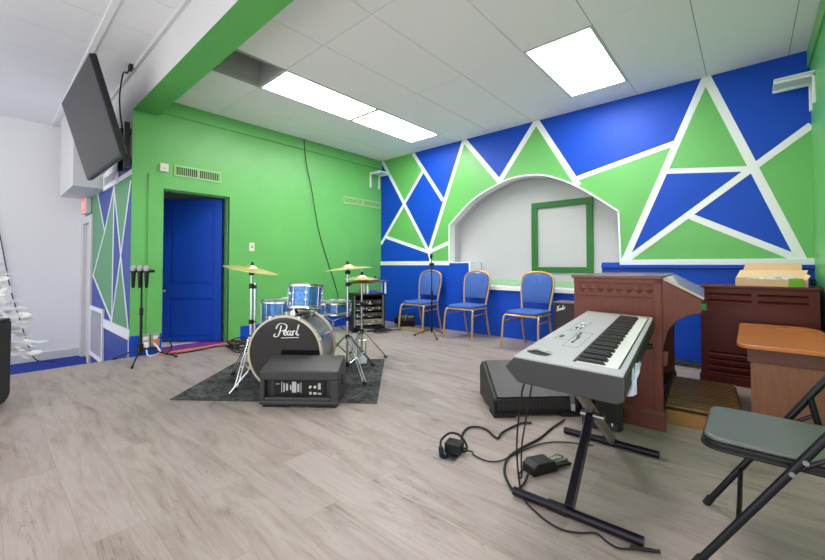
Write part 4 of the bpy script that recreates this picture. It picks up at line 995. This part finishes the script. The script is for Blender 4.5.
# cloth or plastic sheet hanging at the keyboard's front
t = thing('plastic_sheet','pale bluish plastic sheet hanging below the keyboard front edge','plastic sheet',(4.925,-3.40,.69))
mb = MB(); rnd = random.Random(2)
nu, nv = 8, 10; grid = []
for i in range(nu+1):
    row = []
    for j in range(nv+1):
        s_ = i/nu; v_ = j/nv
        wdt = .16*(1-.25*v_)+.03*math.sin(v_*7)
        row.append((.014+.012*math.sin(s_*9+v_*3), -.05+s_*wdt, -.035-.115*v_*(.85+.15*math.sin(s_*5))))
    grid.append(row)
for sgn in (0,):
    vs = [[mb._v(p) for p in r] for r in grid]; vb = [[mb._v((p[0]+.003,p[1],p[2])) for p in r] for r in grid]
    for i in range(nu):
        for j in range(nv):
            mb.face([vs[i][j],vs[i+1][j],vs[i+1][j+1],vs[i][j+1]]); mb.face([vb[i][j],vb[i][j+1],vb[i+1][j+1],vb[i+1][j]])
    for i in range(nu):
        mb.face([vs[i][0],vb[i][0],vb[i+1][0],vs[i+1][0]]); mb.face([vs[i][nv],vs[i+1][nv],vb[i+1][nv],vb[i][nv]])
    for j in range(nv):
        mb.face([vs[0][j],vs[0][j+1],vb[0][j+1],vb[0][j]]); mb.face([vs[nu][j],vb[nu][j],vb[nu][j+1],vs[nu][j+1]])
mb.build('sheet', m_pale, t, smooth=60)

# sustain pedal, floor outlet, cords
t = thing('sustain_pedal','black sustain foot pedal on floor beside the keyboard stand','pedal',(4.44,-3.24,0),math.atan2(.25,.12)-.0)
mb = MB(); mb.prism([(0,.0015),(.15,.0015),(.16,.02),(.135,.055),(.03,.06),(.0,.04)],-.045,.045,'y'); mb.build('pedal_housing', m_black, t, smooth=0, bevel=0.006)
mb = MB(); mb.hexa([(.155,-.03,.008),(.26,-.032,.008),(.26,.032,.008),(.155,.03,.008),(.155,-.03,.022),(.26,-.032,.018),(.26,.032,.018),(.155,.03,.022)]); mb.build('pedal_base', m_black, t, smooth=0, bevel=0.004)
mb = MB(); mb.tube(crom([(.15,-.022,.04),(.21,-.026,.044),(.245,-.016,.03),(.245,.016,.03),(.21,.026,.044),(.15,.022,.04)],5),.004,6); mb.build('pedal_lever', m_chrome, t)
t = thing('floor_outlet','steel floor outlet plate set into the wooden floor','outlet',(4.03,-3.36,0),R(10))
mb = MB(); mb.box(-.06,.06,-.06,.06,.0005,.006); mb.build('outlet_plate', m_steel, t, smooth=0, bevel=0.002)
mb = MB(); mb.cyl((.0,-.03,.006),(.0,-.03,.009),.02,n=16); mb.cyl((0,.03,.006),(0,.03,.009),.02,n=16); mb.build('socket', m_black, t)
t = thing('power_adapter','black power adapter block plugged into the floor outlet','adapter',(4.035,-3.325,.0095),R(15))
mb = MB(); mb.box(-.035,.055,-.03,.05,.0,.055); mb.build('adapter_body', m_black, t, smooth=0, bevel=0.005)
mb = MB(); mb.cyl((.055,.01,.03),(.075,.01,.03),.006,n=8); mb.build('strain_relief', m_rubber, t)
mb = MB(); mb.cyl((4.015,-3.39,.010),(4.01,-3.395,.055),.015,.012,12); mb.tube(crom([(4.01,-3.395,.05),(3.99,-3.36,.075),(3.99,-3.28,.085),(4.03,-3.24,.07),(4.08,-3.245,.03),(4.09,-3.275,.012),(4.06,-3.27,.010),(4.014,-3.205,.010),(3.949,-3.087,.010),(3.933,-2.995,.010),(3.972,-2.95,.010),(4.038,-2.951,.010),(4.14,-3.008,.010),(4.13,-2.94,.012),(4.129,-2.87,.010),(4.14,-2.78,.010),(4.16,-2.70,.010),(4.20,-2.66,.010)],8),.0065,8)
tag(mb.build('floor_cable', m_rubber),'thick black cable looping from floor outlet to the floor monitor','cable')
mb = MB(); mb.tube(crom([(4.11,-3.31,.035),(4.12,-3.25,.010),(4.145,-3.271,.008),(4.231,-3.28,.008),(4.282,-3.234,.008),(4.304,-3.13,.008),(4.363,-2.908,.008),(4.449,-2.798,.008),(4.6,-2.72,.008)]),.004,6)
tag(mb.build('adapter_lead', m_rubber),'thin black lead running along floor from the power adapter','cable')
mb = MB(); mb.tube(crom([(4.35,-2.48,.015),(4.332,-2.649,.009),(4.332,-2.835,.009),(4.303,-3.043,.009),(4.30,-3.179,.009),(4.344,-3.301,.009),(4.407,-3.387,.009),(4.466,-3.432,.010),(4.475,-3.36,.014),(4.455,-3.27,.018)]),.0065,8)
tag(mb.build('signal_cable', m_rubber),'black cable bowing across floor beside the sustain pedal','cable')
mb = MB(); mb.tube(crom([(4.585,-3.53,.598),(4.55,-3.53,.5),(4.50,-3.48,.25),(4.485,-3.42,.03),(4.537,-3.47,.007),(4.598,-3.506,.006),(4.661,-3.534,.006),(4.723,-3.541,.006),(4.779,-3.514,.006),(4.827,-3.475,.006),(4.867,-3.494,.006),(4.91,-3.503,.006),(4.955,-3.475,.008)]),.004,6); mb.cyl((4.945,-3.475,.011),(5.03,-3.43,.011),.008,.006,8)
tag(mb.build('audio_lead', m_rubber),'thin lead dropping from keyboard and along the near stand foot','cable')
mb = MB(); mb.tube(crom([(4.585,-3.48,.598),(4.55,-3.46,.45),(4.48,-3.39,.2),(4.45,-3.33,.03),(4.42,-3.30,.008),(4.41,-3.25,.008),(4.43,-3.22,.02)]),.004,6)
tag(mb.build('pedal_lead', m_rubber),'thin lead hanging from keyboard down to the sustain pedal','cable')

# ------------------------------------------------------------------ organ console
OR = thing('organ_console','dark mahogany organ console with carved band, seen from its end','organ',(4.87,-2.21,0),R(4))
# local: x = player side, y = along the keyboard, origin at near end panel's front foot
OLn = 1.20
profE = [(-.53,0.10),(0.0,.10),(0.0,.50),(.012,.56),(.03,.63),(.07,.69),(.13,.735),(.20,.755),(.20,.835),(.0,.955),(-.53,.955)]
for y0 in (0.0, OLn-.045):
    mb = MB(); mb.prism(profE,y0,y0+.045,'y'); e_ = mb.build('end_panel', m_wood, OR, smooth=30, bevel=0.004)
    mb = MB(); s0 = -.014 if y0 == 0 else .0
    mb.box(-.545,.012,y0-.014,y0+.055,0.0,.105); mb.hexa([(-.545,y0-.014,.105),(.012,y0-.014,.105),(.012,y0+.055,.105),(-.545,y0+.055,.105),(-.53,y0,.13),(.0,y0,.13),(.0,y0+.045,.13),(-.53,y0+.045,.13)]); mb.build('plinth', m_woodh, e_, smooth=0, bevel=0.003)
    if y0 == 0:
        mb = MB(); mb.box(-.045,.0,-.010,.0,.13,.955); mb.box(-.53,-.0,-.008,0,.835,.848); mb.box(-.53,0,-.010,0,.925,.955); mb.build('moulding', m_wood, e_, smooth=0, bevel=0.003)
        # carved lozenge band
        mb = MB(); nL = 8
        for k in range(nL):
            cx = -.53+.03+(.46/nL)*(k+.5); a_ = .46/nL/2-.0005
            P4 = [(cx-a_,.886),(cx,.855),(cx+a_,.886),(cx,.917)]
            vs = [mb._v((x,0,z)) for x,z in P4]; c_ = mb._v((cx,-.012,.886))
            for q in range(4): mb.face([vs[q],vs[(q+1)%4],c_])
        mb.build('carved_band', m_woodh, e_, smooth=0)
        mb = MB(); mb.hexa([(.0,.002,.40),(.025,.002,.42),(.025,.04,.42),(.0,.04,.40),(.0,.002,.50),(.03,.002,.50),(.03,.04,.50),(.0,.04,.50)]); mb.build('corbel', m_wood, e_, smooth=0, bevel=0.003)
mb = MB(); mb.box(-.545,.005,-.014,OLn+.014,.955,.977); mb.build('top', m_woodh, OR, smooth=0, bevel=0.004)
mb = MB(); mb.hexa([(.005,.0,.953),(.21,.0,.835),(.21,OLn,.835),(.005,OLn,.953),(.012,.0,.968),(.215,.0,.85),(.215,OLn,.85),(.012,OLn,.968)]); mb.build('fallboard', mat('pale_sheen_lid', srgb(186,164,160), .2, coat=.5), OR, smooth=0, bevel=0.003)  # pale colour stands in for light reflected off the sloping lid
mb = MB(); mb.box(-.02,.195,.045,OLn-.045,.755,.80); mb.box(.19,.203,.045,OLn-.045,.755,.835); mb.build('key_bed', m_woodh, OR, smooth=0)
mb = MB(); mb.box(-.525,-.505,.045,OLn-.045,.10,.955); mb.build('back_panel', m_wood, OR, smooth=0)
mb = MB(); mb.box(-.12,-.10,.045,OLn-.045,.55,.77); mb.build('knee_rail', m_wood, OR, smooth=0)
mb = MB(); mb.box(.196,.224,-.004,.028,.775,.815); mb.build('green_tab', m_dgreen, OR, smooth=0, bevel=0.002)

# pedalboard
PD = thing('organ_pedalboard','worn brown slatted organ pedalboard on floor in front of console','pedalboard',(4.87,-2.21,0),R(4))
mb = MB(); mb.box(-.03,.0,.07,1.12,.0,.13)
mb.build('heel_rail', m_pedald, PD, smooth=0, bevel=0.004)
mb = MB(); mb.box(.0,.405,.16,.20,.0,.085); mb.build('near_rail', m_pedal, PD, smooth=0, bevel=0.004)
mb = MB(); mb.box(.0,.405,1.09,1.12,.0,.085); mb.build('far_rail', m_card, PD, smooth=0, bevel=0.004)
mb = MB(); mb.box(.39,.405,.20,1.09,.0,.08); mb.build('front_rail', m_woodh, PD, smooth=0, bevel=0.004)
for k in range(12):
    y = .215+.073*k
    mb = MB(); mb.box(.0,.39,y,y+.034,.045,.096,1); mb.box(.0,.39,y,y+.034,.0963,.106,0); mb.build('pedal', [m_pedal, m_pedald], PD, smooth=0)  # sides coloured dark to stand in for shade between the lit tops
mb = MB(); mb.box(.0,.39,.20,1.09,.012,.03); mb.build('bottom_board', m_rubber, PD, smooth=0)

# organ bench
BN = thing('organ_bench','brown wooden organ bench with orange-toned top beside folding chair','bench',(5.22,-1.97,0))
tp = [(.07,.0),(.44,.0),(.46,.02),(.46,.95),(.40,1.15),(.02,1.15),(0,1.13)] 
tp = [(.055,.0)]+[(.055-.055*math.sin(a),.10-.10*math.cos(a)) for a in [R(15*k) for k in range(1,7)]]+[(0,1.13),(.02,1.15),(.40,1.15),(.47,1.0),(.47,.0)]
mb = MB(); mb.prism(tp,.535,.562,'z'); mb.build('bench_top', m_oak, BN, smooth=30, bevel=0.006)
for y0 in (.03, 1.08):
    mb = MB(); mb.box(.065,.455,y0,y0+.04,.0,.535); mb.build('end_panel', m_woodb, BN, smooth=0, bevel=0.003)
mb = MB(); mb.box(.05,.465,.022,.034,.455,.535); mb.build('apron', m_woodh, BN, smooth=0, bevel=0.003)
mb = MB(); mb.box(.11,.13,.07,1.08,.10,.535); mb.build('side_panel', m_redwood, BN, smooth=0)
mb = MB(); mb.box(.12,.40,.07,1.08,.08,.10); mb.build('shelf_board', m_redwood, BN, smooth=0)

# rotary speaker cabinet
LS = thing('rotary_speaker_cabinet','dark red wooden louvred speaker cabinet against back wall','speaker cabinet',(4.95,-.72,0))
LWd, LH, LD = .75, .865, .52
mb = MB()
sl = [(.05,.35,.785),(.39,.69,.785),(.05,.35,.73),(.39,.69,.73)]
lo = [(.06,.35,z) for z in (.10,.155,.21,.265)] + [(.39,.69,z) for z in (.10,.155,.21,.265)]
# front board in strips leaving slots open
zs = sorted({z for _,_,z in sl+lo}); hgt = .026
prev = .07
for z in zs:
    mb.box(.0,LWd,0,.02,prev,z-hgt/2)
    rows = [(a,b) for a,b,c in sl+lo if c == z]; x = 0
    for a_, b_2 in rows: mb.box(x,a_,0,.02,z-hgt/2,z+hgt/2); x = b_2
    mb.box(x,LWd,0,.02,z-hgt/2,z+hgt/2); prev = z+hgt/2
mb.box(0,LWd,0,.02,prev,LH-.022)
mb.build('front_panel', m_redwood, LS, smooth=0)
mb = MB(); mb.box(0,.02,.02,LD,.07,LH-.022); mb.box(LWd-.02,LWd,.02,LD,.07,LH-.022); mb.box(0,LWd,LD-.02,LD,.07,LH-.022); mb.build('side_panels', m_redwood, LS, smooth=0)
mb = MB(); mb.box(.02,LWd-.02,.06,.07,.07,LH-.03); mb.build('inner_baffle', m_rubber, LS, smooth=0)
mb = MB(); mb.box(-.015,LWd+.015,-.018,LD,LH-.022,LH); mb.build('top', m_redwood, LS, smooth=0, bevel=0.006)
mb = MB(); mb.box(-.012,LWd+.012,-.014,LD,0,.07); mb.build('plinth', m_redwood, LS, smooth=0, bevel=0.005)
for a_, b_2, z in sl+lo:
    mb = MB(); mb.hexa([(a_,-.012,z-.016),(b_2,-.012,z-.016),(b_2,.02,z+.004),(a_,.02,z+.004),(a_,-.012,z-.009),(b_2,-.012,z-.009),(b_2,.02,z+.012),(a_,.02,z+.012)]); mb.build('louvre', m_redwood, LS, smooth=0, bevel=0.002)

# cardboard box, open, lying on the cabinet
CB = thing('cardboard_box','open flat cardboard box with raised flaps on the louvred cabinet','box',(5.195,-.64,LH))
mb = MB()
x1, y1, h1 = .45, .30, .062
mb.box(0,x1,0,y1,0.001,.005); mb.box(0,.005,0,y1,.005,h1); mb.box(x1-.005,x1,0,y1,.005,h1); mb.box(.005,x1-.005,y1-.005,y1,.005,h1); mb.box(0.005,x1-.005,0,.005,.005,h1)
mb.build('tray', m_card, CB, smooth=0)
mb = MB(); mb.hexa([(0,y1-.005,h1),(x1,y1-.005,h1),(x1+.04,y1+.17,h1+.07),(.03,y1+.17,h1+.07),(0,y1-.009,h1+.004),(x1,y1-.009,h1+.004),(x1+.04,y1+.166,h1+.074),(.03,y1+.166,h1+.074)]); mb.build('lid', m_cardin, CB, smooth=0)
mb = MB(); mb.hexa([(.05,y1+.165,h1+.07),(x1,y1+.165,h1+.07),(x1,y1+.175,h1+.140),(.07,y1+.175,h1+.140),(.05,y1+.161,h1+.07),(x1,y1+.161,h1+.07),(x1,y1+.171,h1+.140),(.07,y1+.171,h1+.140)]); mb.build('tuck_flap', m_card, CB, smooth=0)
mb = MB(); mb.hexa([(x1-.005,.05,h1-.003),(x1-.005,y1,h1-.003),(x1+.02,y1+.06,h1+.04),(x1+.02,.10,h1+.03),(x1-.001,.05,h1-.003),(x1-.001,y1,h1-.003),(x1+.024,y1+.06,h1+.04),(x1+.024,.10,h1+.03)]); mb.build('side_flap', m_cardin, CB, smooth=0)
t = thing('clear_wrap','crumpled clear plastic wrap inside the open cardboard box','plastic wrap',(5.23,-.60,LH+.0055))
m_wrap = mat('clear_wrap', srgb(214,214,218), .2)
mb = MB(); rnd = random.Random(8); g = [[mb._v((.04+.34*i/9,.02+.20*j/5,.035+.045*rnd.random()*(1 if 0<j<5 else .5))) for j in range(6)] for i in range(10)]
for i in range(9):
    for j in range(5): mb.face([g[i][j],g[i+1][j],g[i+1][j+1]]); mb.face([g[i][j],g[i+1][j+1],g[i][j+1]])
mb.box(.05,.36,.03,.2,.0,.035); mb.build('wrap_sheet', m_wrap, t, smooth=0)
t = thing('lime_box','small lime green box at the right end of the cardboard box','box',(5.53,-.667,LH+.001))
mb = MB(); mb.box(0.0,.085,-.005,.02,0,.066); mb.build('box_body', m_lime, t, smooth=0, bevel=0.002); mb = MB(); mb.box(.0,.085,-.005,.02,.0665,.069); mb.build('box_lid', m_lime, t, smooth=0)
t = thing('black_bundle','bundle of black cables lying behind the cardboard box by right wall','cable',(5.688,-.46,LH))
mb = MB(); rnd = random.Random(4)
for k in range(4): mb.tube(crom([(-.008+.016*rnd.random(), -.12+.2*rnd.random(), .014+.05*rnd.random()) for i in range(8)],5),.008,6)
mb.build('cable_loops', m_rubber, t)
mb = MB(); rnd = random.Random(14)
for k in range(3): mb.tube(crom([(4.62+.3*rnd.random(), -.30+.22*rnd.random(), .010+.05*rnd.random()) for i in range(10)],5),.007,6)
tag(mb.build('cable_heap', m_char),'grey tangle of cables on floor between organ and louvred cabinet','cable')

# ------------------------------------------------------------------ folding chair
FC = thing('folding_chair','black metal folding chair with padded vinyl seat at right foreground','chair',(5.13,-3.175,0))
yn, yf = -.228, .225
for y in (yn, yf):
    mb = MB(); mb.tube(crom([(0.003,y,.006),(.18,y,.30),(.36,y,.60),(.455,y*.99,.745)],4),.0125,10); o = mb.build('front_leg', m_blackm, FC)
    f = MB(); f.cyl((0,y,.0015),(.018,y,.034),.0155,n=10); f.build('rubber_foot', m_rubber, o)
    mb = MB(); mb.tube([(.325,y*.94,.535),(.43,y*.94,.012)],.011,10); o = mb.build('rear_leg', m_blackm, FC); f = MB(); f.cyl((.424,y*.94,.034),(.431,y*.94,.0015),.014,n=10); f.build('rubber_foot', m_rubber, o)
    mb = MB(); mb.tube([(.27,y*.96,.425),(.335,y*.96,.475)],.007,8); mb.build('hinge_link', m_blackm, FC)
    for q in ((.245,.405),(.275,.45)):
        mb = MB(); s_ = 1 if y > 0 else -1; mb.cyl((q[0],y,q[1]),(q[0],y+s_*.017,q[1]),.008,n=8); mb.build('rivet', m_steel, FC)
mb = MB(); mb.tube([(.118,yn,.195),(.118,yf,.195)],.008,8); mb.build('crossbar', m_blackm, FC)
mb = MB(); mb.tube([(.40,yn*.94,.16),(.40,yf*.94,.16)],.008,8); mb.build('crossbar', m_blackm, FC)
out = []
for cx, cy, a0 in ((.385,-.165,-90),(.385,.165,0),(.075,.145,90),(.075,-.145,180)):
    rr = .035 if cx > .2 else .055
    for k in range(6): a = R(a0+18*k); out.append((cx+rr*math.cos(a), cy+rr*math.sin(a)))
mb = MB(); mb.prism(out,.404,.431,'z'); mb.build('seat_pan', m_black, FC, smooth=50, bevel=0.006)
mb = MB(); mb.prism([(.23+(x-.23)*.985,y*.985) for x,y in out],.4315,.448,'z'); mb.build('seat', m_vinyl, FC, smooth=50, bevel=0.010, seg=3)
mb = MB(); mb.tube([(x,y,.410) for x,y in out],.006,6,closed=True); mb.build('seat_piping', m_black, FC)
mb = MB(); P1 = [(.405,.605),(.475,.745),(.485,.785),(.470,.785),(.455,.745),(.39,.61)]
mb.prism([(.395,.645),(.470,.780),(.482,.774),(.407,.638)],yn,yf,'y'); mb.build('backrest', m_blackm, FC, smooth=0, bevel=0.004)

# ------------------------------------------------------------------ camera, light, world
cam = bpy.data.cameras.new('camera'); co = bpy.data.objects.new('camera', cam); C.objects.link(co)
yaw, pitch, f, sh = 0.723780124, 0.0210924867, 379.868924, -22.8141647
fw = Vector((-math.sin(yaw)*math.cos(pitch), math.cos(yaw)*math.cos(pitch), math.sin(pitch)))
co.location = (5.28331873, -5.06766846, 1.04603413)
co.rotation_euler = fw.to_track_quat('-Z', 'Y').to_euler()
cam.sensor_width = 36; cam.sensor_fit = 'HORIZONTAL'; cam.lens = f/825*36
cam.shift_y = sh/825; cam.clip_start = 0.05
bpy.context.scene.camera = co

w = bpy.data.worlds.new('world'); bpy.context.scene.world = w; w.use_nodes = True
bg = w.node_tree.nodes['Background']; bg.inputs['Color'].default_value = (1, 1, 1, 1); bg.inputs['Strength'].default_value = 1.4
vs = bpy.context.scene.view_settings
vs.view_transform = 'Standard'; vs.look = 'None'; vs.gamma = 1; vs.use_curve_mapping = False; vs.exposure = 0.5
sc = bpy.context.scene
sc.cycles.max_bounces = 8; sc.cycles.diffuse_bounces = 5
